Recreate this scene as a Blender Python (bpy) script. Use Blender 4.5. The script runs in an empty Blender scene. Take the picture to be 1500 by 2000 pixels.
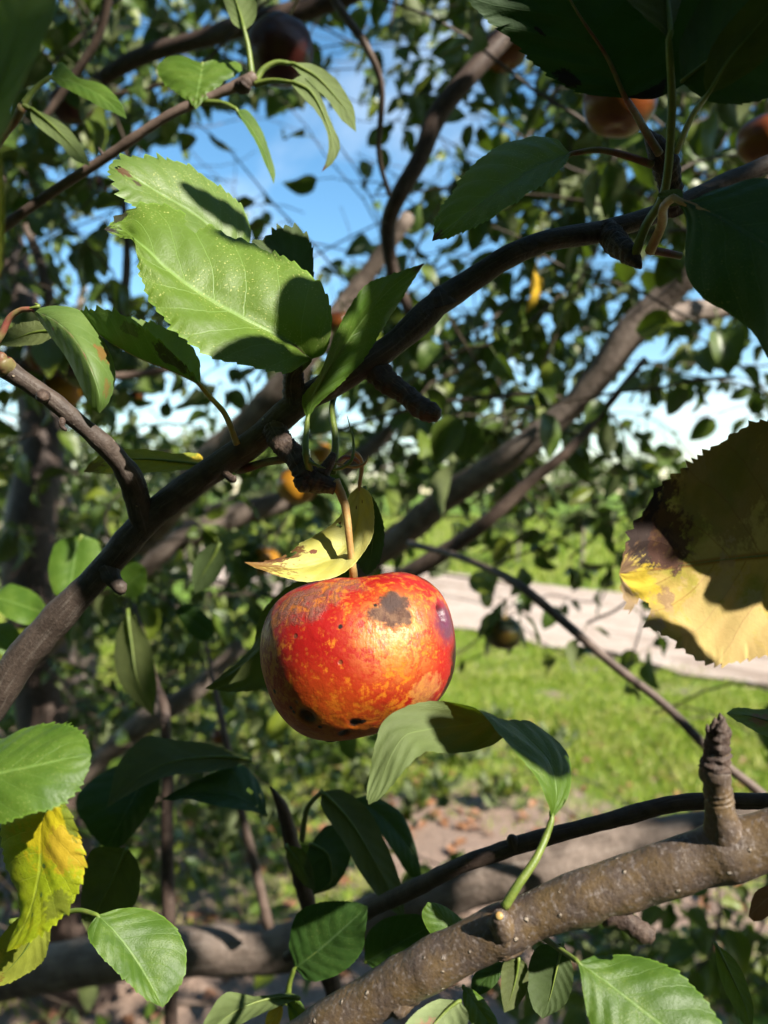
import bpy, math, random
import numpy as np
from mathutils import Vector, Matrix, noise as mnoise
from mathutils.bvhtree import BVHTree

# ------------------------------------------------------------------ camera, sky, sun, exposure
scene = bpy.context.scene
col = scene.collection
CAM = np.array((0.0, 0.0, 1.5))
F = 1600.0                                   # focal length in photo pixels (1500 x 2000)
TH = math.atan(40.0 / F)                     # camera pitched down a little
RIGHT = np.array((1.0, 0.0, 0.0))
FWD = np.array((0.0, math.cos(TH), -math.sin(TH)))
UP = np.array((0.0, math.sin(TH), math.cos(TH)))
camd = bpy.data.cameras.new("camera")
cam = bpy.data.objects.new("camera", camd)
col.objects.link(cam)
cam.location = CAM
cam.rotation_euler = (math.pi / 2 - TH, 0, 0)
camd.sensor_fit = 'VERTICAL'
camd.sensor_height = 5.375
camd.sensor_width = 4.03
camd.lens = 4.3
camd.clip_start = 0.01
camd.clip_end = 2000
camd.dof.use_dof = True
camd.dof.focus_distance = 0.292
camd.dof.aperture_fstop = 1.55
scene.camera = cam

SUN = np.array((0.58, -0.55, 0.60)); SUN /= np.linalg.norm(SUN)
ELEV = math.asin(SUN[2]); ROT = math.atan2(SUN[0], SUN[1])
world = bpy.data.worlds.new("World"); scene.world = world
world.use_nodes = True
wn = world.node_tree; wn.nodes.clear()
w_out = wn.nodes.new('ShaderNodeOutputWorld')
w_bg = wn.nodes.new('ShaderNodeBackground'); w_bg.inputs['Strength'].default_value = 0.078
w_sky = wn.nodes.new('ShaderNodeTexSky'); w_sky.sky_type = 'NISHITA'; w_sky.sun_disc = False
w_sky.sun_elevation = ELEV; w_sky.sun_rotation = ROT
w_sky.air_density = 1.0; w_sky.dust_density = 0.25; w_sky.ozone_density = 1.6
# soft clouds, thicker towards the horizon as seen through a flat cloud layer
w_tc = wn.nodes.new('ShaderNodeTexCoord')
w_sep = wn.nodes.new('ShaderNodeSeparateXYZ'); wn.links.new(w_tc.outputs['Generated'], w_sep.inputs[0])
w_z = wn.nodes.new('ShaderNodeMath'); w_z.operation = 'ADD'; w_z.inputs[1].default_value = 0.16
wn.links.new(w_sep.outputs['Z'], w_z.inputs[0])
w_zm = wn.nodes.new('ShaderNodeMath'); w_zm.operation = 'MAXIMUM'; w_zm.inputs[1].default_value = 0.05
wn.links.new(w_z.outputs[0], w_zm.inputs[0])
w_comb = wn.nodes.new('ShaderNodeCombineXYZ')
for ax in ('X', 'Y'):
    d_ = wn.nodes.new('ShaderNodeMath'); d_.operation = 'DIVIDE'
    wn.links.new(w_sep.outputs[ax], d_.inputs[0]); wn.links.new(w_zm.outputs[0], d_.inputs[1])
    wn.links.new(d_.outputs[0], w_comb.inputs[ax])
w_n = wn.nodes.new('ShaderNodeTexNoise'); w_n.inputs['Scale'].default_value = 0.9
w_n.inputs['Detail'].default_value = 7; w_n.inputs['Roughness'].default_value = 0.55; w_n.inputs['Distortion'].default_value = 0.4
wn.links.new(w_comb.outputs[0], w_n.inputs['Vector'])
w_mr = wn.nodes.new('ShaderNodeMapRange'); w_mr.inputs['From Min'].default_value = 0.53; w_mr.inputs['From Max'].default_value = 0.82
wn.links.new(w_n.outputs['Fac'], w_mr.inputs['Value'])
w_mix = wn.nodes.new('ShaderNodeMix'); w_mix.data_type = 'RGBA'
w_mix.inputs['B'].default_value = (8.2, 8.7, 9.2, 1)
wn.links.new(w_mr.outputs[0], w_mix.inputs['Factor'])
w_hs = wn.nodes.new('ShaderNodeHueSaturation'); w_hs.inputs['Saturation'].default_value = 1.22; w_hs.inputs['Hue'].default_value = 0.49; w_hs.inputs['Value'].default_value = 1.15
wn.links.new(w_sky.outputs[0], w_hs.inputs['Color'])
wn.links.new(w_hs.outputs[0], w_mix.inputs['A'])
wn.links.new(w_mix.outputs['Result'], w_bg.inputs['Color'])
wn.links.new(w_bg.outputs[0], w_out.inputs[0])

sund = bpy.data.lights.new("sun", 'SUN')
sund.energy = 5.0; sund.angle = math.radians(0.53); sund.color = (1.0, 0.94, 0.84)
sun = bpy.data.objects.new("sun", sund); col.objects.link(sun)
sun.rotation_euler = Vector(SUN).to_track_quat('Z', 'Y').to_euler()
sun.location = (3, -3, 5)

scene.view_settings.view_transform = 'Standard'
scene.view_settings.look = 'None'
scene.view_settings.exposure = 1.32
scene.view_settings.gamma = 1.0
scene.view_settings.use_curve_mapping = False
scene.render.engine = 'CYCLES'
scene.cycles.use_denoising = True
scene.cycles.max_bounces = 6
scene.cycles.diffuse_bounces = 1
scene.cycles.adaptive_threshold = 0.02
scene.cycles.transmission_bounces = 6
scene.cycles.caustics_reflective = False
scene.cycles.caustics_refractive = False

rng = random.Random(11)

# ------------------------------------------------------------------ geometry helpers
def P(x, y, d):
    """the point at photo pixel (x, y) and d metres in front of the lens"""
    return CAM + RIGHT * ((x - 750) / F * d) + UP * (-(y - 1000) / F * d) + FWD * d

def project(p):
    v = np.asarray(p) - CAM
    d = v @ FWD
    if d < 1e-4: return None
    return 750 + (v @ RIGHT) / d * F, 1000 - (v @ UP) / d * F, d

def ground_at(x, y):
    r = P(x, y, 1.0) - CAM
    return CAM + r * (-CAM[2] / r[2])

def unit(v):
    v = np.asarray(v, float); n = math.sqrt(float(v.dot(v)))
    return v / n if n > 1e-12 else v

def catmull(pts, n, sync=False):
    pts = np.asarray(pts, float)
    if len(pts) == 2:
        t = np.linspace(0, 1, n)[:, None]
        return pts[0] * (1 - t) + pts[1] * t
    seg = np.ones(len(pts) - 1) if sync else np.linalg.norm(np.diff(pts[:, :3], axis=0), axis=1) ** 0.5 + 1e-9
    k = np.concatenate(([0], np.cumsum(seg)))
    # non-uniform Catmull-Rom by Hermite tangents
    m = np.zeros_like(pts)
    for i in range(len(pts)):
        if i == 0: m[i] = (pts[1] - pts[0]) / (k[1] - k[0])
        elif i == len(pts) - 1: m[i] = (pts[-1] - pts[-2]) / (k[-1] - k[-2])
        else:
            m[i] = (pts[i + 1] - pts[i - 1]) / (k[i + 1] - k[i - 1])
    def ev(t):
        i = np.clip(np.searchsorted(k, t, side='right') - 1, 0, len(pts) - 2)
        h = (k[i + 1] - k[i]); s = ((t - k[i]) / h)[:, None]; h = h[:, None]
        return ((2*s**3-3*s**2+1)*pts[i] + (s**3-2*s**2+s)*h*m[i] + (-2*s**3+3*s**2)*pts[i+1] + (s**3-s**2)*h*m[i+1])
    if sync: return ev(np.linspace(0, k[-1], n))
    dense = ev(np.linspace(0, k[-1], max(200, n * 4)))
    L = np.concatenate(([0], np.cumsum(np.linalg.norm(np.diff(dense[:, :3], axis=0), axis=1))))
    tt = np.linspace(0, L[-1], n)
    return np.stack([np.interp(tt, L, dense[:, c]) for c in range(pts.shape[1])], axis=1)

WO = {}                                        # world origin of each object (no rotations are used on parents)
def new_obj(name, data, parent=None, origin=(0, 0, 0)):
    o = bpy.data.objects.new(name, data)
    col.objects.link(o)
    origin = np.asarray(origin, float)
    if parent is not None:
        o.parent = parent
        o.location = origin - WO[parent.name]
    else:
        o.location = origin
    WO[o.name] = origin
    return o

def make_mesh(name, verts, faces, mats, smooth=True, uvs=None, fmat=None, origin=(0, 0, 0)):
    me = bpy.data.meshes.new(name)
    v = np.asarray(verts, float) - np.asarray(origin, float)
    me.from_pydata(v.tolist(), [], faces)
    for m in mats: me.materials.append(m)
    if fmat is not None: me.polygons.foreach_set('material_index', np.asarray(fmat, np.int32))
    if smooth: me.polygons.foreach_set('use_smooth', np.ones(len(me.polygons), bool))
    if uvs is not None:
        ul = me.uv_layers.new(name='UVMap')
        vi = np.zeros(len(me.loops), np.int32); me.loops.foreach_get('vertex_index', vi)
        ul.data.foreach_set('uv', np.asarray(uvs, np.float32)[vi].ravel())
    me.update()
    return me

def tag(o, label=None, cat=None, group=None, kind=None):
    if label: o['label'] = label
    if cat: o['category'] = cat
    if group: o['group'] = group
    if kind: o['kind'] = kind
    return o

def tube_geo(pts, radii, seg=16, wob=0.05, wfreq=60.0, seed=0.0, rings=None, cap=True, swell=0.0):
    """tube through world points; returns verts, faces, uvs"""
    pts = np.asarray(pts, float); n = len(pts)
    tan = np.gradient(pts, axis=0); tan /= np.linalg.norm(tan, axis=1)[:, None] + 1e-12
    ref = np.array((0.0, 0.0, 1.0)) if abs(tan[0][2]) < 0.9 else np.array((1.0, 0.0, 0.0))
    nrm = unit(np.cross(tan[0], ref))
    V, U = [], []
    s = 0.0
    for i in range(n):
        if i:
            s += np.linalg.norm(pts[i] - pts[i - 1])
            nrm = unit(nrm - tan[i] * (nrm @ tan[i]))
        b = np.cross(tan[i], nrm)
        for j in range(seg):
            a = 2 * math.pi * j / seg
            dirv = nrm * math.cos(a) + b * math.sin(a)
            r = radii[i]
            if swell: r *= 1 + swell * max(-0.6, mnoise.noise(Vector((s * wfreq * 0.55, seed, 0.3))) + 0.8 * mnoise.noise(Vector((s * wfreq * 1.6, seed + 7, 0.3))))
            if wob:
                q = pts[i] + dirv * r
                r *= 1 + wob * (mnoise.noise(Vector(q * wfreq) + Vector((seed, 0, 0))) + 0.6 * mnoise.noise(Vector(q * wfreq * 2.7) + Vector((0, seed, 0))))
            if rings is not None:
                r *= rings(s, a)
            V.append(pts[i] + dirv * r); U.append((j / seg, s))
    Fc = []
    for i in range(n - 1):
        for j in range(seg):
            k = (j + 1) % seg
            Fc.append((i * seg + j, i * seg + k, (i + 1) * seg + k, (i + 1) * seg + j))
    if cap:
        for i, flip in ((0, True), (n - 1, False)):
            c = len(V)
            out = tan[i] * (-1 if flip else 1)
            V.append(pts[i] + out * radii[i] * 0.35); U.append((0.5, 0 if flip else s))
            for j in range(seg):
                k = (j + 1) % seg
                a_, b_ = i * seg + j, i * seg + k
                Fc.append((b_, a_, c) if flip else (a_, b_, c))
    return V, Fc, U

def px_path(ctrl, n):
    """ctrl: (x, y, depth_m, radius_px) -> world points and radii"""
    c = np.array([np.append(P(x, y, d), r * d / F) for x, y, d, r in ctrl])
    q = catmull(c, n)
    return q[:, :3], q[:, 3]

# ------------------------------------------------------------------ materials
class NT:
    def __init__(self, name):
        self.mat = bpy.data.materials.new(name); self.mat.use_nodes = True
        self.t = self.mat.node_tree; self.t.nodes.clear()
    def n(self, typ, ins=None, **props):
        nd = self.t.nodes.new(typ)
        for k, v in props.items(): setattr(nd, k, v)
        for k, v in (ins or {}).items(): self.put(nd.inputs[k], v)
        return nd
    def put(self, sock, v):
        if isinstance(v, bpy.types.NodeSocket): self.t.links.new(v, sock)
        elif isinstance(v, bpy.types.Node): self.t.links.new(v.outputs[0], sock)
        else:
            if sock.type == 'RGBA' and len(v) == 3: v = (*v, 1)
            sock.default_value = v
    def m(self, op, a, b=0.0, c=0.0, clamp=False):
        nd = self.t.nodes.new('ShaderNodeMath'); nd.operation = op; nd.use_clamp = clamp
        for i, v in enumerate((a, b, c)): self.put(nd.inputs[i], v)
        return nd.outputs[0]
    def mr(self, v, a, b, c=0.0, d=1.0, smooth=True):
        nd = self.t.nodes.new('ShaderNodeMapRange')
        if smooth: nd.interpolation_type = 'SMOOTHSTEP'
        for k, x in (('Value', v), ('From Min', a), ('From Max', b), ('To Min', c), ('To Max', d)): self.put(nd.inputs[k], x)
        return nd.outputs[0]
    def mix(self, f, a, b, blend='MIX'):
        nd = self.t.nodes.new('ShaderNodeMix'); nd.data_type = 'RGBA'; nd.blend_type = blend
        self.put(nd.inputs['Factor'], f)
        A = [s for s in nd.inputs if s.name == 'A' and s.type == 'RGBA'][0]
        B = [s for s in nd.inputs if s.name == 'B' and s.type == 'RGBA'][0]
        self.put(A, a); self.put(B, b)
        return [s for s in nd.outputs if s.type == 'RGBA'][0]
    def noise(self, vec, scale, detail=4, rough=0.55, dist=0.0):
        return self.n('ShaderNodeTexNoise', {'Vector': vec, 'Scale': scale, 'Detail': detail, 'Roughness': rough, 'Distortion': dist}).outputs['Fac']
    def out(self, shader):
        o = self.t.nodes.new('ShaderNodeOutputMaterial'); self.t.links.new(shader, o.inputs['Surface'])
        return self.mat

def leaf_mat(name, top=(0.050, 0.105, 0.010), top2=(0.080, 0.145, 0.016), under=(0.12, 0.16, 0.05), trans=(0.20, 0.33, 0.012),
             speck=0.35, spots=(), rough=0.47, spec=0.4, tmix=0.30, simple=False, veinc=None, blotch=None, vein_amt=0.45):
    k = NT(name)
    uv = k.n('ShaderNodeUVMap', uv_map='UVMap').outputs[0]
    sp = k.n('ShaderNodeSeparateXYZ', {0: uv}).outputs
    side = k.m('MULTIPLY_ADD', sp[0], 2.0, -1.0); au = k.m('ABSOLUTE', side); v = sp[1]
    oi = k.n('ShaderNodeObjectInfo').outputs['Random']
    at = k.n('ShaderNodeAttribute', attribute_name='rnd').outputs['Fac']
    rnd = k.m('FRACT', k.m('ADD', oi, at))
    vec = k.n('ShaderNodeCombineXYZ', {0: k.m('MULTIPLY', sp[0], 0.62), 1: v, 2: k.m('MULTIPLY', rnd, 40.0)}).outputs[0]
    n1 = k.noise(vec, 4.0, 4)
    n2 = k.noise(vec, 75.0, 3, 0.6)
    s = k.m('ADD', k.m('MULTIPLY_ADD', v, 7.5, k.m('MULTIPLY', au, -2.0)), k.m('ADD', k.m('MULTIPLY', n1, 0.5), k.m('MULTIPLY', k.m('GREATER_THAN', side, 0.0), 0.45)))
    dv = k.m('MULTIPLY', k.m('ABSOLUTE', k.m('SUBTRACT', k.m('FRACT', s), 0.5)), 2.0)
    veinw = k.mr(dv, 0.93, 0.99)
    vein = k.m('MULTIPLY', veinw, k.m('SUBTRACT', 1.0, k.m('MULTIPLY', au, 0.55)))
    mid = k.mr(au, 0.05, 0.012)
    V = k.m('MAXIMUM', mid, k.m('MULTIPLY', vein, 0.75))
    if not simple:
        vo = k.n('ShaderNodeTexVoronoi', {'Vector': vec, 'Scale': 26.0}, feature='DISTANCE_TO_EDGE').outputs['Distance']
        tert = k.mr(vo, 0.0, 0.09, 1.0, 0.0)
        V = k.m('MAXIMUM', V, k.m('MULTIPLY', tert, 0.13))
    own_vein = veinc is not None
    if veinc is None: veinc = tuple(min(1, c * 1.9 + 0.05) for c in top2)
    c = k.mix(k.mr(n1, 0.35, 0.68), top, top2)
    # leaf to leaf variation of the green
    c = k.mix(k.mr(rnd, 0.45, 1.0, 0.0, 0.85 if simple else 0.45), c, tuple(x * y for x, y in zip(top2, (1.75, 1.4, 0.7) if simple else (1.3, 1.15, 0.7))))
    u = k.mix(k.mr(n1, 0.3, 0.7), under, tuple(x * 0.8 for x in under))
    tr = k.mix(k.mr(n1, 0.3, 0.7), trans, tuple(x * 0.75 for x in trans))
    if blotch is not None:
        bc, lo, hi, sc = blotch
        bm = k.mr(k.noise(vec, sc, 4, 0.6, 0.3), lo, hi)
        c = k.mix(bm, c, bc); u = k.mix(bm, u, bc); tr = k.mix(bm, tr, bc)
    c = k.mix(k.m('MULTIPLY', V, vein_amt), c, veinc)
    u = k.mix(k.m('MULTIPLY', V, vein_amt), u, veinc if own_vein else tuple(min(1, x * 1.5) for x in under))
    if speck and not simple:
        n2s = k.noise(vec, 120.0, 2, 0.5)
        sm = k.m('MULTIPLY', k.mr(n2s, 0.62, 0.70), k.m('MULTIPLY', k.mr(n1, 0.40, 0.60), speck))
        c = k.mix(sm, c, (0.50, 0.52, 0.16))
    edge = k.mr(au, 0.955, 0.995)
    if not simple:
        c = k.mix(k.m('MULTIPLY', edge, 0.5), c, tuple(min(1, x * 2.0) for x in top2))  # paler rim painted in, as light caught on the serrated edge
    if spots:
        n3 = k.noise(vec, 17.0, 5, 0.7)
        off = k.m('MULTIPLY', k.m('SUBTRACT', n3, 0.5), 3.2)
        for (u0, v0, ru, rv, cc, amt) in spots:
            dx = k.m('DIVIDE', k.m('SUBTRACT', sp[0], u0), ru); dy = k.m('DIVIDE', k.m('SUBTRACT', v, v0), rv)
            dd = k.m('ADD', k.m('SQRT', k.m('ADD', k.m('MULTIPLY', dx, dx), k.m('MULTIPLY', dy, dy))), off)
            mk = k.m('MULTIPLY', k.mr(dd, 1.15, 0.75), amt)
            c = k.mix(mk, c, cc); u = k.mix(mk, u, cc); tr = k.mix(mk, tr, tuple(x * 0.5 for x in cc))
    bf = k.n('ShaderNodeNewGeometry').outputs['Backfacing']
    base = k.mix(bf, c, u)
    hgt = k.m('ADD', k.m('MULTIPLY', V, -0.6), k.m('MULTIPLY', n2, 0.6))
    kw = {'Strength': 0.42, 'Distance': 0.0005, 'Height': hgt}
    bump = k.n('ShaderNodeBump', kw).outputs[0] if not simple else None
    rg = k.m('ADD', rough, k.m('MULTIPLY', bf, 0.25))
    pr = k.n('ShaderNodeBsdfPrincipled', {'Base Color': base, 'Roughness': rg, 'Specular IOR Level': spec})
    if bump is not None: k.put(pr.inputs['Normal'], bump)
    tl = k.n('ShaderNodeBsdfTranslucent', {'Color': tr})
    if bump is not None: k.put(tl.inputs['Normal'], bump)
    mx = k.n('ShaderNodeMixShader', {0: tmix, 1: pr.outputs[0], 2: tl.outputs[0]})
    return k.out(mx.outputs[0])

def bark_mat(name, c1, c2, c3, scale=40.0, lent=0.0, lentc=(0.45, 0.36, 0.26), bump=0.5, rough=0.6, stretch=0.35, lsc=160.0, spec=0.35):
    k = NT(name)
    tc = k.n('ShaderNodeTexCoord').outputs['Object']
    uv = k.n('ShaderNodeUVMap', uv_map='UVMap').outputs[0]
    n1 = k.noise(tc, scale, 5, 0.6, 0.2)
    n2 = k.noise(tc, scale * 5, 4, 0.6)
    sp = k.n('ShaderNodeSeparateXYZ', {0: uv}).outputs
    # streaks along the length
    stv = k.n('ShaderNodeCombineXYZ', {0: k.m('MULTIPLY', sp[0], 26.0), 1: k.m('MULTIPLY', sp[1], scale * stretch), 2: 0.0}).outputs[0]
    n3 = k.noise(stv, 1.0, 4, 0.6)
    c = k.mix(k.mr(n1, 0.35, 0.65), c1, c2)
    c = k.mix(k.m('MULTIPLY', k.mr(n3, 0.50, 0.72), 0.8), c, c3)
    c = k.mix(k.m('MULTIPLY', k.mr(n2, 0.35, 0.2), 0.6), c, tuple(x * 0.45 for x in c1))
    h = k.m('ADD', k.m('MULTIPLY', n1, 0.5), k.m('MULTIPLY', n2, 0.6))
    if lent:
        vo = k.n('ShaderNodeTexVoronoi', {'Vector': tc, 'Scale': lsc, 'Randomness': 1.0}, feature='F1')
        keep = k.m('GREATER_THAN', k.n('ShaderNodeSeparateXYZ', {0: vo.outputs['Color']}).outputs[0], 1.0 - lent)
        lm = k.m('MULTIPLY', k.mr(k.m('ADD', vo.outputs['Distance'], k.m('MULTIPLY', k.m('SUBTRACT', n2, 0.5), 0.35)), 0.20, 0.08), keep)
        c = k.mix(k.m('MULTIPLY', lm, 0.85), c, lentc)
        h = k.m('ADD', h, k.m('MULTIPLY', lm, 1.4))
    bp = k.n('ShaderNodeBump', {'Strength': bump, 'Distance': 0.0007 if scale > 30 else 0.003, 'Height': h}).outputs[0]
    pr = k.n('ShaderNodeBsdfPrincipled', {'Base Color': c, 'Roughness': rough, 'Specular IOR Level': spec, 'Normal': bp})
    return k.out(pr.outputs[0])

def plain_mat(name, c1, c2, scale=200.0, rough=0.5, tl=0.0):
    k = NT(name)
    tc = k.n('ShaderNodeTexCoord').outputs['Object']
    c = k.mix(k.mr(k.noise(tc, scale, 4), 0.35, 0.65), c1, c2)
    bp = k.n('ShaderNodeBump', {'Strength': 0.3, 'Distance': 0.0005, 'Height': k.noise(tc, scale * 4, 3)}).outputs[0]
    pr = k.n('ShaderNodeBsdfPrincipled', {'Base Color': c, 'Roughness': rough, 'Normal': bp})
    return k.out(pr.outputs[0])

BLACK = (0.018, 0.012, 0.010); BROWN = (0.10, 0.045, 0.018); RUST = (0.22, 0.09, 0.025); TAN = (0.45, 0.27, 0.13)
M = {}
M['leaf'] = leaf_mat('leaf_green')
M['leaf_big'] = leaf_mat('leaf_green_speckled', top=(0.066, 0.130, 0.016), top2=(0.098, 0.172, 0.023), speck=0.7, rough=0.50, spec=0.40, vein_amt=0.62,
    spots=[(0.5, 1.0, 0.5, 0.06, BLACK, 1.0), (0.5, 0.06, 0.03, 0.06, BROWN, 0.8), (0.99, 0.90, 0.10, 0.05, BLACK, 0.9)])
M['leaf_hole'] = leaf_mat('leaf_green_spotted', top=(0.075, 0.135, 0.028), top2=(0.105, 0.175, 0.038), speck=0.6, rough=0.50, spec=0.5,
    spots=[(0.42, 0.90, 0.16, 0.055, BROWN, 0.95), (0.36, 0.82, 0.08, 0.03, (0.06, 0.035, 0.02), 0.9)])
M['leaf_tip'] = leaf_mat('leaf_green_brown_tip', speck=0.6, spots=[(0.5, 1.0, 0.6, 0.07, (0.09, 0.03, 0.02), 0.95)])
M['leaf_rust'] = leaf_mat('leaf_green_rust_spots', top=(0.075, 0.135, 0.03), top2=(0.11, 0.175, 0.045), under=(0.14, 0.19, 0.065), speck=0.2,
    spots=[(0.86, 0.62, 0.10, 0.06, RUST, 0.7), (0.25, 0.30, 0.04, 0.02, RUST, 0.8), (0.78, 0.85, 0.12, 0.05, RUST, 0.5)])
M['leaf_fold'] = leaf_mat('leaf_green_browned_edge', top=(0.07, 0.13, 0.02), top2=(0.10, 0.17, 0.03), under=(0.12, 0.18, 0.05), trans=(0.25, 0.42, 0.02), speck=0.2,
    spots=[(0.12, 0.25, 0.14, 0.14, (0.05, 0.03, 0.015), 0.8), (0.1, 0.55, 0.08, 0.07, (0.07, 0.05, 0.02), 0.5)])
M['leaf_shaded'] = leaf_mat('leaf_green_shaded', top=(0.024, 0.060, 0.010), top2=(0.034, 0.078, 0.013), under=(0.055, 0.085, 0.022), trans=(0.045, 0.11, 0.008), speck=0.2, tmix=0.25)  # green darkened in the colour itself for leaves that hang in shade
M['leaf_shaded_spots'] = leaf_mat('leaf_green_shaded_spots', top=(0.024, 0.055, 0.010), top2=(0.032, 0.07, 0.014), under=(0.032, 0.068, 0.018), trans=(0.03, 0.085, 0.006), speck=0.0, tmix=0.25, vein_amt=0.8,
    spots=[(0.08, 0.22, 0.06, 0.05, BLACK, 1), (0.9, 0.06, 0.10, 0.08, BLACK, 1), (0.2, 0.42, 0.02, 0.03, BLACK, 1)])  # shade put into this green too; the black spots are real
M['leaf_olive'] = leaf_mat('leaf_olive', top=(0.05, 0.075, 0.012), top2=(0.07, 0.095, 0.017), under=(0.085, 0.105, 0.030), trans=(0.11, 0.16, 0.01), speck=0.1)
M['leaf_yellow'] = leaf_mat('leaf_yellow', top=(0.46, 0.43, 0.085), top2=(0.53, 0.51, 0.17), under=(0.48, 0.44, 0.10), trans=(0.55, 0.40, 0.03), speck=0.0, veinc=(0.5, 0.45, 0.12), rough=0.5,
    spots=[(0.5, 1.0, 0.8, 0.22, (0.20, 0.085, 0.02), 0.9), (0.10, 0.70, 0.16, 0.12, (0.13, 0.05, 0.018), 0.95), (0.02, 0.84, 0.22, 0.10, (0.13, 0.05, 0.02), 0.9), (0.12, 0.30, 0.035, 0.02, (0.10, 0.03, 0.01), 1),
           (0.28, 0.56, 0.05, 0.02, (0.16, 0.05, 0.02), 1), (0.62, 0.10, 0.02, 0.012, BROWN, 1), (0.4, 0.14, 0.02, 0.01, BROWN, 1)])
M['leaf_lime'] = leaf_mat('leaf_lime', top=(0.18, 0.28, 0.010), top2=(0.27, 0.33, 0.016), under=(0.16, 0.22, 0.03), trans=(0.36, 0.44, 0.015), speck=0.5, rough=0.42, blotch=((0.40, 0.38, 0.012), 0.54, 0.72, 3.5),
    spots=[(0.62, 0.24, 0.5, 0.22, (0.50, 0.40, 0.015), 0.85), (0.80, 0.34, 0.22, 0.10, (0.42, 0.26, 0.03), 0.6), (0.88, 0.62, 0.16, 0.08, (0.10, 0.12, 0.02), 0.7), (0.95, 0.18, 0.07, 0.10, (0.08, 0.14, 0.02), 0.8), (0.55, 0.45, 0.03, 0.015, (0.08, 0.15, 0.03), 0.9), (0.62, 0.60, 0.03, 0.015, (0.08, 0.15, 0.03), 0.9), (0.6, 0.72, 0.03, 0.012, (0.08, 0.15, 0.03), 0.9)])
M['leaf_autumn'] = leaf_mat('leaf_autumn', top=(0.44, 0.31, 0.06), top2=(0.52, 0.41, 0.13), under=(0.48, 0.35, 0.085), trans=(0.45, 0.30, 0.04), speck=0.0, rough=0.6, tmix=0.22, veinc=(0.22, 0.09, 0.02), vein_amt=0.85,
    blotch=((0.26, 0.24, 0.025), 0.44, 0.70, 5.0),
    spots=[(0.95, 0.86, 0.50, 0.13, (0.030, 0.016, 0.012), 1.0), (0.66, 0.80, 0.20, 0.07, (0.06, 0.022, 0.012), 0.9), (0.85, 0.55, 0.30, 0.25, (0.15, 0.075, 0.018), 0.55), (0.55, 0.97, 0.5, 0.05, (0.16, 0.09, 0.05), 0.9), (0.28, 0.80, 0.10, 0.035, (0.22, 0.12, 0.08), 0.7),
           (0.30, 0.93, 0.22, 0.10, (0.62, 0.45, 0.03), 0.8), (0.12, 0.62, 0.35, 0.16, (0.52, 0.36, 0.17), 0.5), (0.05, 0.90, 0.10, 0.10, (0.40, 0.26, 0.18), 0.7)])
M['leaf_yellow_green'] = leaf_mat('leaf_yellow_green', top=(0.26, 0.30, 0.02), top2=(0.36, 0.36, 0.03), under=(0.24, 0.27, 0.03), trans=(0.42, 0.42, 0.02), speck=0.2,
    spots=[(0.85, 0.10, 0.35, 0.10, (0.66, 0.46, 0.04), 0.9), (0.5, 0.98, 0.6, 0.16, (0.20, 0.12, 0.02), 0.8), (0.12, 0.72, 0.15, 0.06, (0.62, 0.5, 0.04), 0.8)])
M['leaf_near'] = leaf_mat('leaf_close_green', top=(0.06, 0.12, 0.02), top2=(0.09, 0.16, 0.03), under=(0.10, 0.16, 0.04), trans=(0.20, 0.36, 0.03), speck=0.0)
M['leaf_brown'] = leaf_mat('leaf_dry_brown', top=(0.22, 0.10, 0.05), top2=(0.30, 0.15, 0.08), under=(0.25, 0.13, 0.07), trans=(0.2, 0.08, 0.02), speck=0.0)
M['leaf_scab'] = leaf_mat('leaf_green_scab', under=(0.24, 0.30, 0.13), top=(0.12, 0.19, 0.05), top2=(0.16, 0.24, 0.07), spots=[(0.5, 0.55, 0.28, 0.12, (0.35, 0.20, 0.13), 0.9)])
M['leaf_back'] = leaf_mat('leaf_background', top=(0.042, 0.080, 0.010), top2=(0.075, 0.115, 0.016), under=(0.11, 0.135, 0.045), trans=(0.12, 0.20, 0.012), simple=True, rough=0.42, spec=0.5, tmix=0.22)
M['leaf_back_gold'] = leaf_mat('leaf_background_gold', top=(0.42, 0.30, 0.03), top2=(0.5, 0.38, 0.06), under=(0.45, 0.32, 0.06), trans=(0.5, 0.32, 0.02), simple=True)
M['petiole'] = plain_mat('petiole_green', (0.10, 0.15, 0.02), (0.14, 0.18, 0.03), 300)
M['petiole_red'] = plain_mat('petiole_reddish', (0.20, 0.055, 0.04), (0.19, 0.16, 0.06), 120)
M['petiole_tan'] = plain_mat('petiole_tan', (0.34, 0.19, 0.06), (0.40, 0.27, 0.09), 200)
M['bark_main'] = bark_mat('bark_grey_brown', (0.044, 0.031, 0.024), (0.074, 0.054, 0.042), (0.125, 0.104, 0.086), 150, lent=0.06, lsc=260, bump=0.9)
M['bark_glossy'] = bark_mat('bark_olive_brown', (0.080, 0.058, 0.046), (0.115, 0.075, 0.036), (0.22, 0.185, 0.165), 110, lent=0.55, lentc=(0.40, 0.335, 0.26), lsc=230, bump=1.0, rough=0.48, spec=0.45, stretch=5.0)
M['bark_spur'] = bark_mat('bark_spur', (0.040, 0.025, 0.020), (0.080, 0.052, 0.038), (0.16, 0.125, 0.10), 260, bump=1.0)
M['bark_dark'] = bark_mat('bark_dark', (0.048, 0.030, 0.024), (0.075, 0.050, 0.038), (0.12, 0.09, 0.072), 150, lent=0.08, bump=0.8)
M['bark_limb'] = bark_mat('bark_limb', (0.10, 0.074, 0.058), (0.205, 0.158, 0.128), (0.29, 0.24, 0.20), 30, bump=1.0, rough=0.75)
M['bark_twig'] = bark_mat('bark_twig', (0.075, 0.050, 0.038), (0.13, 0.09, 0.07), (0.17, 0.13, 0.10), 60, bump=0.5)
M['bark_shoot'] = bark_mat('bark_shoot', (0.045, 0.032, 0.022), (0.075, 0.052, 0.036), (0.09, 0.07, 0.05), 60, bump=0.3)

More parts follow.
